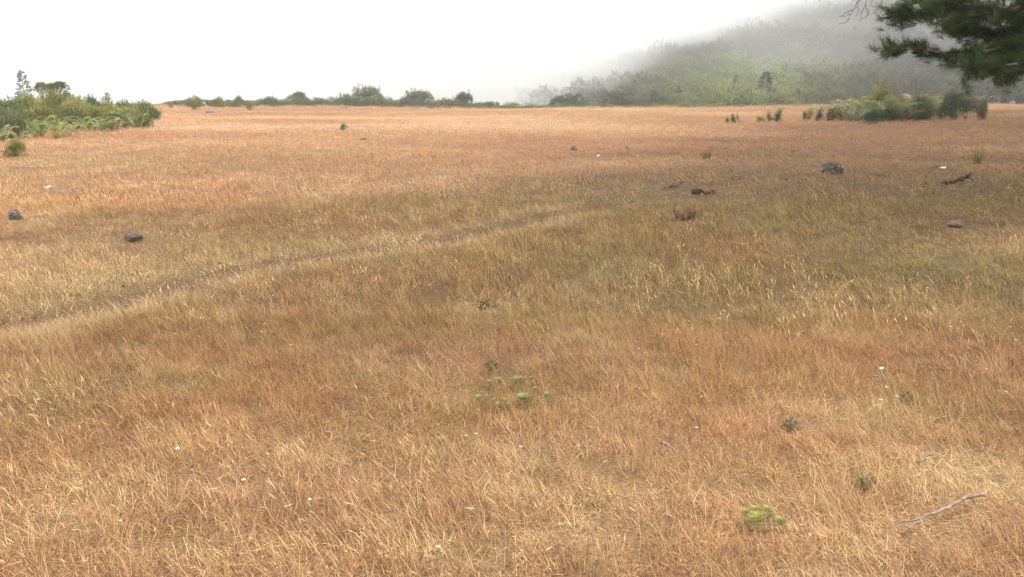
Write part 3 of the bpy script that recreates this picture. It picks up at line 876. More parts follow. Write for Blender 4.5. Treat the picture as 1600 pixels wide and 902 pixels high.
def crest_grass():
    n = 900; x = rng.uniform(-48, 62, n); y = rng.uniform(99, 113, n); z = Z(x, y)
    keep = fbm(x / 5, y / 5, 55, 3) > .5; x, y, z = x[keep], y[keep], z[keep]; n = len(x)
    pm = [grass_clump(seed=800 + i, n=50, rad=.35, h=.55, w=.022, lean=.35, lying=.1, seg=2, tone=(.2, .8)) for i in range(4)]
    s = rng.uniform(.35, 1.1, n); cc = np.array([.50, .36, .20]) * rng.uniform(.6, 1.1, (n, 1))
    scatter('crest_grass', np.stack([x, y, z], 1), rng.integers(0, 4, n), np.stack([np.zeros(n), np.zeros(n), rng.random(n) * 6], 1), np.stack([s * 1.5, s * 1.5, s], 1), cc, pm,
            'taller tawny grass tussocks along the far crest of the meadow', 'grass')
crest_grass()

# ------------------------------------------------------------------ rocks
def rock_mesh(seed, mat, flat=1.0, sub=3):
    import bmesh
    r = np.random.default_rng(seed)
    bm = bmesh.new(); bmesh.ops.create_icosphere(bm, subdivisions=sub, radius=.5)
    planes = []
    for _ in range(11):
        d = r.normal(0, 1, 3); d /= np.linalg.norm(d); planes.append((d, r.uniform(.27, .44)))
    for v in bm.verts:
        c = np.array(v.co)
        for d, q in planes:
            k = c @ d
            if k > q: c = c - d * (k - q) * .85
        c *= 1 + .10 * (float(vnoise(c[0] * 6 + seed, c[1] * 6 + c[2] * 5, seed)) - .5) + .03 * r.normal()
        v.co = c
    me = bpy.data.meshes.new('rock'); bm.to_mesh(me); bm.free()
    me.materials.append(mat)
    for p in me.polygons: p.use_smooth = False
    return me
for i, (px, by, w, h, mat, lab) in enumerate([
    (1302, 270, 35, 19, M_rockdark, 'large dark lichen spotted rock lying right of centre in the meadow'),
    (26, 347, 22, 14, M_rockdark, 'dark angular rock near the left edge of the meadow'),
    (209, 381, 27, 14, M_rockbrown, 'brownish grey rock half sunk in grass above the track at left'),
    (897, 232, 11, 6.5, M_rockdark, 'small dark stone in the distance left of the round grey stone'),
    (981, 231, 8, 6, M_rockgrey, 'small round grey stone in the distance right of centre'),
    (567, 215, 12, 4.5, M_rockgrey, 'low grey stone far out in the left middle of the meadow'),
    (690, 205, 14, 3, M_rockgrey, 'flat pale stone barely showing above the far grass'),
    (318, 169, 10, 6, M_rockgrey, 'grey stone beside the tiny bush on the skyline'),
    (328, 177, 15, 4, M_rockgrey, 'long low grey stone on the far left rise'),
    (375, 174, 8, 3.5, M_rockgrey, 'small grey stone between the low stone and the tiny bush'),
    (388, 172, 7, 4, M_rockdark, 'dark stone at the foot of the tiny far bush'),
    (338, 167, 8, 3.5, M_rockgrey, 'small grey stone right of the skyline bush'),
    (1226, 281, 8, 5, M_rockdark, 'small dark brown stone left below the large dark rock'),
    (1490, 357, 27, 9, M_rockbrown, 'flat purplish grey stone sunk in the shaded grass at right'),
    (1231, 178, 12, 4, M_rockgrey, 'pale grey stone behind the tall weed clump'),
    (1580, 168, 11, 7, M_rockgrey, 'pale stone on the bank at the right edge'),
    (1213, 190, 8, 3, M_rockgrey, 'little grey stone at the foot of the tall weed clump')]):
    d = dist_of(by); p = ray_at(px, by, d); s = d / F
    o = put('rock', rock_mesh(900 + i, mat), None, (p[0], d, float(Z(p[0], d)) + h * s * .36 + .01), random.uniform(-.3, .3), (w * s * 1.12, w * s * .9, h * s * 1.5))
    tag(o, lab, 'rock')

# ------------------------------------------------------------------ fallen wood, litter
def px_path(pts, lift=.03):
    out = []
    for q in pts:
        x, y, z = ground_at(q[0], q[1])
        out.append([x, y, z + (q[2] if len(q) > 2 else lift)])
    return np.array(out)
def stick(name, lines, mat, label, cat='branch', wob=.004):
    e = None
    base = px_path(lines[0][0])[0]
    root = put(name, None, None, tuple(base)); tag(root, label, cat)
    for k, (pts, r0, r1) in enumerate(lines):
        P = curve_pts(px_path(pts) - base, max(5, len(pts) * 4), wob)
        V, T = tube(P, np.linspace(r0, r1, len(P)), 6, .25)
        b = Bag(); b.add(V, T)
        put('main_stem' if k == 0 else 'side_twig', b.mesh('stick', [mat], True), root)
    return root
stick('fallen_branch', [([(1534, 798, .07), (1512, 804, .08), (1480, 818, .07), (1436, 830, .055), (1378, 836, .03)], .009, .0025), ([(1442, 830, .055), (1428, 836, .045), (1414, 846, .02)], .004, .002)],
      M_deadwood, 'forked grey brown fallen branch lying on the grass at lower right')
stick('fallen_twig', [([(1430, 748, .07), (1452, 738, .09)], .006, .004)], M_deadwood, 'short grey stick above the forked fallen branch', 'twig')
stick('fallen_branch', [([(1486, 290, .06), (1500, 289, .09), (1514, 284, .15)], .035, .016), ([(1498, 288, .1), (1508, 285, .1), (1520, 288, .07)], .025, .012), ([(1486, 290, .06), (1470, 292, .05)], .03, .01)],
      M_darkwood, 'dark forked branch lying in the shaded meadow at right', wob=.02)
stick('fallen_branch', [([(1082, 306, .06), (1093, 306, .07), (1106, 305, .05)], .045, .022), ([(1104, 305, .06), (1118, 304, .03)], .02, .008)],
      M_darkwood, 'short thick brown log piece beyond the splintered bark', 'log', wob=.02)
stick('fallen_branch', [([(1049, 294, .02), (1053, 289, .07), (1060, 286, .09), (1069, 289, .04)], .014, .008), ([(1049, 294, .02), (1060, 293, .05), (1068, 290, .08)], .014, .008), ([(1049, 294, .03), (1034, 298, .03)], .014, .006)],
      M_redwood, 'thin curled brown branch on the track right of centre', wob=.01)
stick('fallen_branch', [([(1455, 265, .05), (1466, 265, .08), (1475, 266, .04)], .03, .015), ([(1446, 263, .05), (1458, 265, .05)], .02, .01), ([(1484, 267, .03), (1500, 268, .04)], .025, .012)],
      M_litter if False else M_deadwood, 'pale bleached stick in the shaded meadow at right', wob=.01)
stick('fallen_twig', [([(747, 486, .03), (757, 483, .06), (768, 488, .03)], .006, .003), ([(752, 492, .03), (762, 487, .05), (775, 485, .03)], .005, .003), ([(750, 480, .03), (764, 480, .05)], .005, .003)],
      M_darkwood, 'tangle of dark dead twigs in the grass near the centre', 'twig', wob=.01)
stick('fallen_twig', [([(1030, 712, .06), (1043, 722, .08), (1056, 722, .04)], .006, .004)], M_deadwood, 'small bent pale twig right of the lower centre', 'twig')
stick('fallen_branch', [([(1380, 276, .03), (1372, 278, .05), (1364, 277, .05)], .025, .012)], M_darkwood, 'small dark stick right of the large dark rock', 'twig', wob=.01)

# splintered bark lump
def splinter():
    x, y, z = ground_at(1077, 345)
    root = put('splintered_stump', None, None, (x, y, z)); tag(root, 'reddish brown splintered wood lump standing in the grass right of centre', 'stump')
    for k in range(9):
        a = random.uniform(-1.1, .9); L = random.uniform(.07, .15)
        bx = random.uniform(-.12, .10)
        P = curve_pts([[bx, random.uniform(-.05, .05), -.02], [bx + .5 * L * math.sin(a) - .03, 0, L * .5], [bx + L * math.sin(a) - .02, random.uniform(-.05, .05), L * abs(math.cos(a)) + .04]], 5, .008)
        V, T = tube(P, [.03, .035, .028, .02, .006], 5, .5); b = Bag(); b.add(V, T)
        put('splinter', b.mesh('splinter', [M_redwood]), root)
splinter()

def litter(px, by, w, h, lab):
    d = dist_of(by); p = ray_at(px, by, d); s = d / F
    V = []; n = 6
    for i in range(n):
        for j in range(n):
            u, v = i / (n - 1) - .5, j / (n - 1) - .5
            V.append([u * w * s, v * w * s * .7, .12 * 0 + h * s * (.55 + .45 * math.sin(u * 5 + v * 3) * (1 if u > 0 else .4)) + .03 * random.random() * s * 10])
    q = [[i * n + j, i * n + j + 1, (i + 1) * n + j + 1, (i + 1) * n + j] for i in range(n - 1) for j in range(n - 1)]
    me = mesh_np('litter', np.array(V), np.array(q), [M_litter])
    o = put('paper_scrap', me, None, (p[0], d, float(Z(p[0], d)) + .05)); tag(o, lab, 'litter')
    sm = o.modifiers.new('thick', 'SOLIDIFY'); sm.thickness = .004
litter(75, 292, 11, 5, 'crumpled white paper scrap on the meadow at the left')
litter(934, 248, 5, 4, 'small white scrap in the distant meadow right of centre')
litter(1472, 269, 9, 3, 'white scrap beside the bleached stick in the shade')
litter(1374, 606, 6, 3, 'tiny white scrap in the grass at lower right')
litter(282, 757, 6, 3, 'small pale scrap in the grass at lower left')

# small pale dried flower heads dotted in the grass
def flowers():
    B = []
    for k in range(3):
        b = Bag(); r = np.random.default_rng(k)
        for q in range(7):
            a = q * .9; c = np.array([0, 0, .1])
            e = c + .010 * np.array([math.cos(a), math.sin(a), .4]); f = c + .010 * np.array([math.cos(a + .7), math.sin(a + .7), .4])
            b.add([c, e, f], [[0, 1, 2]], .9)
        b.add([[-.0008, 0, 0], [.0008, 0, 0], [0, 0, .1]], [[0, 1, 2]], .5)
        B.append(b.mesh('flower', [M_grass]))
    x, y = wedge(2.2, 20, 1.0); x2, y2 = wedge(2.2, 7, 2)
    x = np.concatenate([x, x2]); y = np.concatenate([y, y2]); n = len(x)
    s = rng.uniform(.35, .8, n) * (1 + .05 * y); col = np.tile([[.72, .68, .58]], (n, 1)) * rng.uniform(.6, 1.1, (n, 1))
    scatter('dried_flowers', np.stack([x, y, Z(x, y) + .02], 1), rng.integers(0, 3, n), np.zeros((n, 3)), np.stack([s, s, s], 1), col, B,
            'tiny pale dried flower heads dotted through the meadow grass', 'flowers')
flowers()

# dark clods and litter of the worn track
def clods():
    mes = []
    for k in range(4): mes.append(rock_mesh(700 + k, M_darkwood, sub=1))
    P = []
    for (x0, y0), (x1, y1) in zip(TRACK[:-1], TRACK[1:]):
        L = math.hypot(x1 - x0, y1 - y0)
        for _ in range(int(L * (14 if x0 < -1 else 2))):
            t = random.random(); P.append((x0 + (x1 - x0) * t + random.gauss(0, .22), y0 + (y1 - y0) * t + random.gauss(0, .22)))
    P = np.array(P); n = len(P); s = .008 + .022 * rng.random(n) ** 3
    scatter('soil_clods', np.stack([P[:, 0], P[:, 1], Z(P[:, 0], P[:, 1]) + s * .3], 1), rng.integers(0, 4, n), rng.uniform(0, 6, (n, 3)), np.stack([s * 1.5, s, s * .7], 1),
            np.ones((n, 3)) * .1, mes, 'small dark soil clods and crumbs along the worn track', 'soil')
clods()

# ------------------------------------------------------------------ green leafy weeds close by
def rosette_mesh(seed, n=14, L=.05):
    r = np.random.default_rng(seed); B = Bag()
    for k in range(n):
        a = k * 2.4; el = .55 + .9 * k / n
        d = np.array([math.cos(a) * math.cos(el), math.sin(a) * math.cos(el), math.sin(el)])
        w = np.cross(d, [0, 0, 1.0]); w /= np.linalg.norm(w)
        u = np.cross(w, d); l = L * (1.1 - .5 * k / n) * r.uniform(.85, 1.15); ww = l * .24
        c = d * .004
        V = [c, c + d * l * .45 - w * ww + u * .004, c + d * l * .5 - u * .002, c + d * l * .45 + w * ww + u * .004, c + d * l - u * .006]
        B.add(V, [[0, 1, 2], [0, 2, 3], [1, 4, 2], [2, 4, 3]], .35 + .65 * k / n)
    return B.mesh('leaf_rosette', [M_weed])
ROS = [rosette_mesh(i) for i in range(4)]
def leafy_plant(px, py, heads, colr, label, sz=1.0, low=0):
    x, y, z = ground_at(px, py)
    root = put('leafy_weed', None, None, (x, y, z)); tag(root, label, 'weed')
    for (hx, hy, s) in heads:
        hz = random.uniform(.035, .06) - low * .6
        g = flat_at(hx, hy); g = (g[0] * (CAMZ - z - hz) / CAMZ, g[1] * (CAMZ - z - hz) / CAMZ)
        tgt = np.array([g[0] - x, g[1] - y, float(Z(*g)) + hz - z])
        b = Bag(); P = curve_pts([[tgt[0] + random.uniform(-.03, .03), tgt[1] - random.uniform(0, .03), -.01], tgt * np.array([1, 1, .5]), tgt], 5, .003)
        V, T = tube(P, np.linspace(.0020, .0014, 5), 4); b.add(V, T, .5)
        for q in range(14):
            t = random.uniform(.3, .98) * 4; c = np.array([np.interp(t, range(5), P[:, j]) for j in range(3)])
            a = random.random() * 6.28; d = np.array([math.cos(a), math.sin(a), .5]) * .028; w = np.array([-math.sin(a), math.cos(a), 0]) * .006
            b.add([c, c + d * .5 - w, c + d, c + d * .5 + w], [[0, 1, 2], [0, 2, 3]], .3)
        st = put('stem', b.mesh('stem', [M_weed]), root); st.color = (colr[0] * .8, colr[1] * .7, colr[2] * .8, 1)
        ro = put('leaf_rosette', random.choice(ROS), root, tuple(tgt), random.uniform(0, 6), (s * sz,) * 3); ro.color = (*colr, 1)
YG = (.36, .43, .15)
leafy_plant(1188, 850, [(1165, 802, .75), (1182, 797, .8), (1184, 810, 1.0), (1200, 797, .8), (1220, 814, .75), (1177, 812, .7)], (.36, .37, .12), 'bright yellow green leafy weed in the grass at lower right', .7)
leafy_plant(806, 665, [(765, 597, .8), (779, 594, .9), (806, 594, 1.1), (813, 592, .9), (830, 590, .6), (747, 623, .9), (762, 620, .6), (779, 632, .7), (836, 607, .6), (815, 624, 1.3), (822, 622, 1.1), (855, 618, .9), (790, 626, .6), (771, 625, .5)], (.33, .35, .16), 'spreading leafy weed with many pale green tips left of the lower centre', .72)
for (px, py, lab) in [(1236, 662, 'small dark green weed low in the grass right of centre'), (1355, 752, 'flat dark green weed left above the fallen branch'), (1418, 622, 'dark green weed patch beside the tiny white scrap'),
                      (768, 572, 'single small green sprig above the spreading leafy weed')]:
    leafy_plant(px, py, [(px - 8, py - 3, .8), (px + 7, py - 2, .9), (px, py - 7, .8), (px - 2, py + 3, .8)], (.22, .21, .10), lab, .45, .03)

# ------------------------------------------------------------------ pines
def needle_tuft(seed, n=34, L=.13, w=.0035):
    r = np.random.default_rng(seed); B = Bag()
    for k in range(n):
        a = r.random() * 6.28; sp = r.uniform(.15, 1.05)
        d = np.array([math.cos(a) * math.sin(sp), math.sin(a) * math.sin(sp), math.cos(sp)])
        l = L * r.uniform(.7, 1.15); s = np.cross(d, r.normal(0, 1, 3)); s /= np.linalg.norm(s); s *= w / 2
        b = np.array([0, 0, -r.uniform(0, .10)]); m = b + d * l * .6; e = b + d * l + np.array([0, 0, 0])
        B.add([b - s, b + s, m + s, m - s, e], [[0, 1, 2], [0, 2, 3], [3, 2, 4]], 0.5)
    return np.concatenate(B.V), np.concatenate(B.T)
TUF = [needle_tuft(i) for i in range(6)]
TUFB = [needle_tuft(20 + i, 20, .34, .022) for i in range(4)]

def orient(V, d, rz, s):
    d = d / np.linalg.norm(d)
    q = Vector(d).to_track_quat('Z', 'Y').to_matrix(); M = np.array(q)
    c, s_ = math.cos(rz), math.sin(rz)
    R = np.array([[c, -s_, 0], [s_, c, 0], [0, 0, 1]])
    return (V * s) @ (M @ R).T

def foliage_mesh(items, tufts, seed):
    """items: list of (pos, dir, scale)"""
    r = np.random.default_rng(seed)
    VV = []; TT = []; AA = []; n = 0
    for p, d, s in items:
        V, T = tufts[r.integers(len(tufts))]
        W = orient(V, d, r.random() * 6.28, s) + p
        VV.append(W); TT.append(T + n); n += len(W)
        AA.append(np.full(len(W), np.clip(r.beta(2, 3.2), 0, 1)))
    return mesh_np('needles', np.concatenate(VV), np.concatenate(TT), [M_pine], {'tone': np.concatenate(AA)})

def side_sprays(P, n, length, droop=.15, tufts_per=6, spread=1.2, s=1.0):
    """twigs leaving limb P, returns twig polylines and tuft items"""
    tw = []; it = []
    L = len(P)
    for _ in range(n):
        t = random.uniform(.12, 1) * (L - 1); i = int(min(t, L - 2)); c = P[i] + (P[i + 1] - P[i]) * (t - i)
        ax = P[min(i + 1, L - 1)] - P[max(i - 1, 0)]; ax = ax / np.linalg.norm(ax)
        d = ax * .9 + rng.normal(0, .55, 3) * spread * np.array([1, 1, .55]); d /= np.linalg.norm(d)
        ln = length * random.uniform(.5, 1.15) * (1.15 - .5 * t / L)
        e = c + d * ln + np.array([0, 0, random.uniform(-droop, droop * .6) * ln])
        Q = curve_pts([c, (c + e) / 2 + np.array([0, 0, -.06 * ln]), e], 5)
        tw.append(Q)
        for k in range(tufts_per):
            u = (k + 1) / tufts_per; q = Q[0] + (Q[-1] - Q[0]) * u + rng.normal(0, .035, 3)
            dd = d + rng.normal(0, .45, 3) + np.array([0, 0, .25])
            it.append((q, dd, s * random.uniform(.8, 1.2)))
    return tw, it

def limb_object(P, r0, r1, tw, root, mat=M_bark, name='branch'):
    b = Bag(); V, T = tube(P, np.linspace(r0, r1, len(P)), 7, .15); b.add(V, T)
    for Q in tw:
        V, T = tube(Q, np.linspace(.008, .003, len(Q)), 4); b.add(V, T)
    return put(name, b.mesh('branch', [mat]), root)

def near_pine():
    tx, ty = 11.4, 12.6
    tz = float(Z(tx, ty))
    root = put('pine_tree', None, None, (tx, ty, tz - .1)); tag(root, 'dark pine whose needle covered branches hang in from the upper right', 'tree', 'pines on the right of the meadow')
    O = np.array([tx, ty, tz - .1])
    def rel(P): return np.asarray(P, float) - O
    tr = curve_pts([[0, 0, -.2], [.15, .1, 3], [-.1, .2, 7], [.2, 0, 13]], 12, .05)
    b = Bag(); V, T = tube(tr, np.linspace(.34, .08, 12), 12, .12); b.add(V, T)
    put('trunk', b.mesh('trunk', [M_bark], True), root)
    # limbs that enter the photograph: (start height on trunk, points on sight lines, distance, twigs)
    limbs = [
        (3.6, [(1760, -20, 12.2), (1600, 10, 12.0), (1480, 12, 11.9), (1402, 20, 11.8)], 95, .62),
        (3.3, [(1760, 20, 12.0), (1600, 60, 11.8), (1520, 85, 11.7), (1440, 86, 11.6), (1396, 76, 11.5)], 62, .42),
        (3.0, [(1760, 60, 11.8), (1620, 90, 11.4), (1560, 105, 11.3), (1505, 112, 11.2)], 80, .50),
        (3.9, [(1740, -60, 12.5), (1600, -20, 12.6), (1500, -8, 12.6), (1425, 2, 12.6)], 85, .62),
        (3.2, [(1760, 30, 12.9), (1640, 55, 12.9), (1560, 48, 12.9), (1490, 48, 12.9)], 110, .62),
        (2.9, [(1760, 90, 12.0), (1640, 105, 12.0), (1590, 108, 12.0), (1545, 104, 12.0)], 75, .42),
        (3.6, [(1740, -10, 13.2), (1640, 20, 13.3), (1560, 22, 13.3), (1500, 30, 13.3)], 95, .62),
        (3.2, [(1740, 40, 13.4), (1640, 80, 13.5), (1580, 84, 13.5), (1530, 90, 13.5)], 90, .5)]
    for h, pts, nt_, ln in limbs:
        st = np.array([0, 0, h]) + O
        P = [st] + [ray_at(*p) for p in pts]
        P = curve_pts(rel(P), 16, .03)
        tw, it = side_sprays(P[5:], nt_, ln, tufts_per=7, s=1.0)
        limb_object(P, .06, .012, tw, root)
        put('needles', foliage_mesh(it, TUF, 1), root)
    # crown above the frame that throws the shade
    items = []
    for k in range(64):
        z0 = random.uniform(4.9, 12.8); a = random.uniform(0, 6.28); L = (7.4 - (z0 - 4.5) * .55) * random.uniform(.75, 1.1)
        d = np.array([math.cos(a), math.sin(a), .26]); st = np.array([0, 0, z0])
        P = curve_pts([st, st + d * L * .5, st + d * L + [0, 0, -.2]], 7, .05)
        tw, it = side_sprays(P[1:], 22, 1.0, tufts_per=4, s=1.0, spread=1.0)
        limb_object(P, .05, .012, tw, root)
        items += it
    put('needles', foliage_mesh(items, TUFB, 2), root)
    # bare dead twigs hanging in from above
    def dead(px0, paths):
        b = Bag()
        st = O + np.array([0, 0, 5.2])
        hub = ray_at(1400, -90, 9.0)
        V, T = tube(curve_pts([st, (st + hub) / 2 + [0, 0, .2], hub], 10, .02) - O, np.linspace(.05, .02, 10), 6); b.add(V, T)
        for pts, r0 in paths:
            P = curve_pts([ray_at(p[0], p[1], 9.0 + (p[2] if len(p) > 2 else 0)) for p in pts], len(pts) * 3, .006) - O
            V, T = tube(P, np.linspace(r0, .0022, len(P)), 4); b.add(V, T)
        put('dead_branch', b.mesh('dead_branch', [M_darkwood]), root)['label'] = 'bare dead twigs hanging from the pine against the sky'
    dead(0, [([(1400, -90), (1360, -30), (1342, 0), (1332, 18), (1326, 31)], .009), ([(1333, 15), (1322, 22), (1310, 27)], .004), ([(1327, 30), (1318, 36), (1310, 38)], .004),
             ([(1400, -90), (1372, -30), (1352, 0), (1350, 14), (1356, 24)], .008), ([(1350, 12), (1345, 22), (1346, 30)], .004), ([(1351, 8), (1358, 20), (1352, 31)], .004),
             ([(1400, -90), (1390, -30), (1379, 0), (1374, 10), (1370, 18), (1362, 22)], .007), ([(1376, 6), (1380, 14), (1376, 20)], .004),
             ([(1400, -90), (1375, -25), (1363, 0), (1360, 10)], .006), ([(1345, 0), (1339, 8), (1342, 15), (1337, 24)], .004), ([(1330, 22), (1322, 26), (1316, 24)], .003),
             ([(1400, -90), (1320, -40), (1282, -2), (1279, 3)], .005), ([(1356, 24), (1350, 28), (1341, 32)], .003)])
near_pine()

def back_pine_parts(seed):
    random.seed(seed)
    b = Bag(); tr = curve_pts([[0, 0, -.3], [.2, .1, 4], [0, -.1, 9], [.1, 0, 14]], 12, .06); V, T = tube(tr, np.linspace(.38, .07, 12), 10, .1); b.add(V, T)
    items = []; tws = []
    B2 = Bag()
    for k in range(64):
        z0 = random.uniform(3.2, 13.5); a = random.uniform(0, 6.28); L = max(.9, (5.9 - (z0 - 3) * .42)) * random.uniform(.75, 1.1)
        d = np.array([math.cos(a), math.sin(a), .15]); st = np.array([0, 0, z0])
        P = curve_pts([st, st + d * L * .5, st + d * L + [0, 0, -.25]], 7, .05)
        tw, it = side_sprays(P[1:], 27, 1.2, tufts_per=4, s=1.15, spread=1.1)
        V, T = tube(P, np.linspace(.06, .015, 7), 5); B2.add(V, T); items += it
    return b.mesh('trunk', [M_bark], True), B2.mesh('branches', [M_bark]), foliage_mesh(items, TUFB, seed)
tm, bm_, fm = back_pine_parts(3)
for x, y, rz, s, lab in [(19.5, 20.0, 0, 1.15, 'second pine from the near end of the row, outside the right edge'), (26, 29.5, 2, 1.3, 'third pine from the near end of the row on the right'),
                         (32, 39.0, 4, 1.45, 'fourth pine from the near end of the row on the right'), (39.5, 50.0, 5, 1.6, 'fifth pine from the near end of the row on the right'),
                         (48, 63.0, 1, 1.65, 'sixth pine from the near end of the row on the right'),
                         (60, 78.0, 3, 1.65, 'pine at the far end of the row on the right'), (30, 24.0, 3, 1.1, 'unseen pine added for shade behind the second pine of the row'),
                         (38, 34.0, 1, 1.35, 'unseen pine added for shade behind the third and fourth pines of the row'), (49, 46.0, 5, 1.7, 'unseen pine added for shade behind the fifth pine of the row'),
                         (57, 58.0, 2, 1.7, 'unseen pine added for shade behind the sixth pine of the row')]:  # rear pines are added out of view to block more sun
    e = put('pine_tree', None, None, (x, y, float(Z(x, y))), rz, (s, s, s)); tag(e, lab, 'tree', 'pines on the right of the meadow')
    put('trunk', tm, e); put('branches', bm_, e); put('needles', fm, e)
random.seed(11)

# ------------------------------------------------------------------ trees in the distance
def conifer_mesh(seed, sparse=False, mat=None):
    r = np.random.default_rng(seed); B = Bag()
    n = 80 if sparse else 120
    for k in range(n):
        z = .08 + .9 * (k / n) ** .9
        L = .30 * (1 - z) ** .8 + .03; a = r.random() * 6.28
        d = np.array([math.cos(a), math.sin(a), .1 if sparse else -.15])
        for q in range(14):
            c = np.array([0, 0, z]) + d * L * r.uniform(.25, 1.0) + r.normal(0, .012, 3)
            w = r.normal(0, 1, 3); w /= np.linalg.norm(w); sz = .055 * r.uniform(.6, 1.2)
            B.add([c - w * sz * .4, c + w * sz * .4, c + d * sz + [0, 0, .3 * sz]], [[0, 1, 2]], r.random())
    return B.mesh('crown', [mat or M_bush])
def trunk_mesh(h=1.0, r=.02):
    b = Bag(); V, T = tube([[0, 0, -.02], [0, 0, h * .5], [0, 0, h]], [r, r * .6, r * .2], 6); b.add(V, T); return b.mesh('trunk', [M_bark])
CON = [conifer_mesh(1), conifer_mesh(2), conifer_mesh(3, True)]
TR = trunk_mesh(.97)
def conifer(px, y, top, wpx, k, colr, lab, base=None, name='conifer'):
    p = ray_at(px, 150, y); z = float(Z(p[0], y)); zt = ray_at(px, top, y)[2]
    if base is not None: z = min(z, ray_at(px, base, y)[2]) if False else z
    h = zt - z; w = wpx / F * y / .6
    e = put(name, None, None, (p[0], y, z)); tag(e, lab, 'tree')
    c = put('crown', CON[k], e, scale=(w, w, h), rz=random.random() * 6); c.color = (*colr, 1)
    put('trunk', TR, e, scale=(h, h, h))
conifer(38, 210, 110, 34, 2, (.17, .19, .17), 'pale thin conifer fading in the mist above the left thicket')
conifer(1022, 124, 141, 20, 0, (.06, .085, .06), 'small dark conifer at the foot of the hill')
conifer(1195, 150, 112, 36, 1, (.045, .055, .045), 'tall dark tree on the lower hillside')
conifer(1060, 140, 134, 14, 0, (.05, .07, .04), 'small conifer higher on the slope right of the foot conifer')
conifer(1149, 175, 117, 16, 1, (.05, .06, .04), 'slim dark tree on the slope left of the tall dark tree')
conifer(1245, 140, 138, 22, 0, (.07, .09, .05), 'dull green tree right of the tall dark tree on the slope')

def umbrella_tree():
    y = 66.0; p = ray_at(82, 165, y); z = float(Z(p[0], y)); s = y / F
    e = put('heath_tree', None, None, (p[0], y, z)); tag(e, 'umbrella shaped heath tree with bare stems above the left thicket', 'tree')
    zt = ray_at(82, 127, y)[2] - z
    for dx, w, top, colr in [(-17, 24, 128, (.17, .15, .06)), (0, 22, 130, (.15, .14, .05)), (14, 28, 127, (.11, .12, .05)), (24, 20, 142, (.11, .12, .05))]:
        zz = ray_at(82 + dx, top, y)[2] - z
        f = put('crown', random.choice(BUSH['round']), e, (dx * s, random.uniform(-.3, .3), zz - 16 * s), random.random() * 6, (w * s * 1.1, w * s * 1.1, 16 * s)); f.color = (*colr, 1)
        b = Bag()
        for k in range(4):
            V, T = tube(curve_pts([[dx * s * .4, 0, 0], [dx * s * .8 + random.uniform(-.1, .1), 0, zz * .55], [dx * s + random.uniform(-.35, .35), random.uniform(-.2, .2), zz - 8 * s]], 6), np.linspace(.05, .02, 6), 5); b.add(V, T)
        put('trunk', b.mesh('trunk', [M_bark]), e)
umbrella_tree()

# ------------------------------------------------------------------ scrub and woods covering the hill
def hillside():
    protos = [bush_mesh(600 + i, 150, .095, .05, 5, leaves=9, mat=M_scrubi, plume=.05, hollow=.85) for i in range(5)]
    k = conifer_mesh(9, mat=M_scrubi); protos.append(k); protos.append(conifer_mesh(10, mat=M_scrubi))
    n = 19000
    u = rng.random(n); y = 122 + 420 * u ** .75
    pxx = rng.uniform(700, 1800, n)
    x = (pxx - 800) / F * y / CP
    z = Z(x, y)
    row = 150 - (z - CAMZ) / y * F
    nz = fbm(x / 28, y / 40, 401, 4)
    nz2 = fbm(x / 7, y / 10, 411, 3)
    dark = np.clip(sstep((116 + (nz - .5) * 80 + 18 * sstep((pxx - 1230) / 120) - row) / 22), 0, 1)
    gcol = np.array([.15, .16, .062]); g2 = np.array([.10, .13, .045]); dk = np.array([.022, .021, .022]); br = np.array([.06, .045, .040])
    c = gcol * (1 - nz2[:, None]) + g2 * nz2[:, None]
    gw = np.exp(-((pxx - 1150) / 130) ** 2)[:, None]; c = c * 1.5 * gw + np.array([.065, .068, .045]) * (1 - gw)
    dd = dk * (1 - nz[:, None]) + br * nz[:, None]
    c = c * (1 - dark[:, None]) + dd * dark[:, None]
    c = c * rng.uniform(.7, 1.3, (n, 1))
    con = (rng.random(n) < 0)
    pick = np.where(con, rng.integers(5, 7, n), rng.integers(0, 5, n))
    s = rng.choice([2.0, 2.6, 3.2, 4.2, 6.5], n, p=[.2, .22, .23, .2, .15]) * rng.uniform(.8, 1.25, n) * (.65 + y / 500) * (1 + dark * .4)
    s = s * np.where(y < 165, .8, 1.0); c = np.where(con[:, None], dk * 1.0, c)
    hh = np.where(con, s * 1.35, s * rng.uniform(.38, .62, n))
    scl = np.stack([np.where(con, s * 1.3, s), np.where(con, s * 1.3, s), hh], 1)
    keep = (row < 176) & (rng.random(n) < sstep((pxof(x, y) - 800) / 240)) & ~(con & (y > 380))
    rot = np.zeros((n, 3)); rot[:, 2] = rng.random(n) * 6.28
    P = np.stack([x, y, z - .2], 1)
    scatter('hillside_scrub', P[keep], pick[keep], rot[keep], scl[keep], c[keep], protos,
            'green scrub and dark woods covering the misty hillside', 'woodland')
hillside()

# ------------------------------------------------------------------ air
def haze_box(name, x0, x1, y0, y1, z0, z1):
    V = [[x, y, z] for x in (x0, x1) for y in (y0, y1) for z in (z0, z1)]
    Q = [[0, 1, 3, 2], [4, 6, 7, 5], [0, 4, 5, 1], [2, 3, 7, 6], [0, 2, 6, 4], [1, 5, 7, 3]]
    return np.array(V), np.array(Q)
def build_haze():
    m, nt, out = newmat('haze_air')
    v = N(nt, 'ShaderNodeVolumePrincipled'); v.inputs['Color'].default_value = (.97, .98, .98, 1)
    v.inputs['Density'].default_value = .0009; v.inputs['Anisotropy'].default_value = .7
    nt.links.new(v.outputs[0], out.inputs['Volume'])
    V, Q = haze_box('haze', -420, 640, -260, 640, -90, 92)
    tag(put('haze', mesh_np('haze', V, Q, [m])), 'thin pale mist filling the air over the meadow', 'haze', kind='stuff')
build_haze()

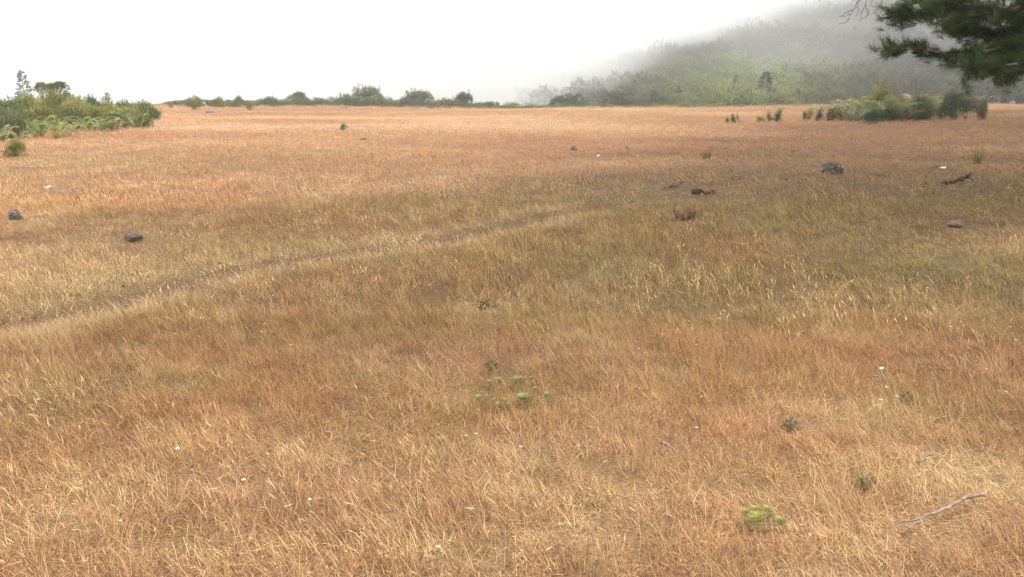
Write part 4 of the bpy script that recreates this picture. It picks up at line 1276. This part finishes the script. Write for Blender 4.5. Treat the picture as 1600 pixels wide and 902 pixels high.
def build_fog():
    m, nt, out = newmat('fog')
    tc = N(nt, 'ShaderNodeTexCoord')
    sp = N(nt, 'ShaderNodeSeparateXYZ'); nt.links.new(tc.outputs['Object'], sp.inputs[0])
    mp = N(nt, 'ShaderNodeMapping'); mp.inputs['Scale'].default_value = (1 / 55, 1 / 80, 1 / 22)
    nt.links.new(tc.outputs['Object'], mp.inputs['Vector'])
    n1 = N(nt, 'ShaderNodeTexNoise'); n1.inputs['Scale'].default_value = 1.0; n1.inputs['Detail'].default_value = 3
    nt.links.new(mp.outputs[0], n1.inputs['Vector'])
    # bearing from the meadow: the bank is thicker to the left, and its underside climbs to the right
    q = mathn(nt, 'DIVIDE', sp.outputs['X'], sp.outputs['Y'])
    up = mathn(nt, 'MULTIPLY_ADD', n1.outputs['Fac'], 26.0, -13.0)
    base = mathn(nt, 'MULTIPLY_ADD', q, 148.0, -13.0)
    hgt = mathn(nt, 'SUBTRACT', mathn(nt, 'ADD', sp.outputs['Z'], up), base)
    r1 = N(nt, 'ShaderNodeMapRange', interpolation_type='SMOOTHSTEP'); r1.inputs[1].default_value = -6; r1.inputs[2].default_value = 24
    r1.inputs[3].default_value = 0.0; r1.inputs[4].default_value = .020
    nt.links.new(hgt, r1.inputs[0])
    r2 = N(nt, 'ShaderNodeMapRange'); r2.inputs[1].default_value = .45; r2.inputs[2].default_value = .66; r2.inputs[3].default_value = .0001; r2.inputs[4].default_value = .0018
    nt.links.new(n1.outputs['Fac'], r2.inputs[0])
    dens = mathn(nt, 'ADD', r1.outputs[0], r2.outputs[0])
    r3 = N(nt, 'ShaderNodeMapRange', interpolation_type='SMOOTHSTEP'); r3.inputs[1].default_value = .19; r3.inputs[2].default_value = .01
    r3.inputs[3].default_value = 0; r3.inputs[4].default_value = .011; nt.links.new(q, r3.inputs[0])
    dens = mathn(nt, 'ADD', dens, r3.outputs[0])
    def fade(src, a, b):
        r = N(nt, 'ShaderNodeMapRange', interpolation_type='SMOOTHSTEP'); r.inputs[1].default_value = a; r.inputs[2].default_value = b
        nt.links.new(src, r.inputs[0]); return r.outputs[0]
    for f in (fade(sp.outputs['X'], -70, -10), fade(sp.outputs['X'], 480, 400), fade(sp.outputs['Z'], 84, 52), fade(sp.outputs['Y'], 118, 165)):
        dens = mathn(nt, 'MULTIPLY', dens, f)
    v = N(nt, 'ShaderNodeVolumePrincipled'); v.inputs['Color'].default_value = (.99, .99, .99, 1)
    nt.links.new(dens, v.inputs['Density']); v.inputs['Anisotropy'].default_value = .75
    nt.links.new(v.outputs[0], out.inputs['Volume'])
    V, Q = haze_box('fog', -70, 480, 118, 545, -30, 88)
    tag(put('fog_bank', mesh_np('fog_bank', V, Q, [m])), 'white fog bank rolling over the hill at the right', 'fog', kind='stuff')
build_fog()
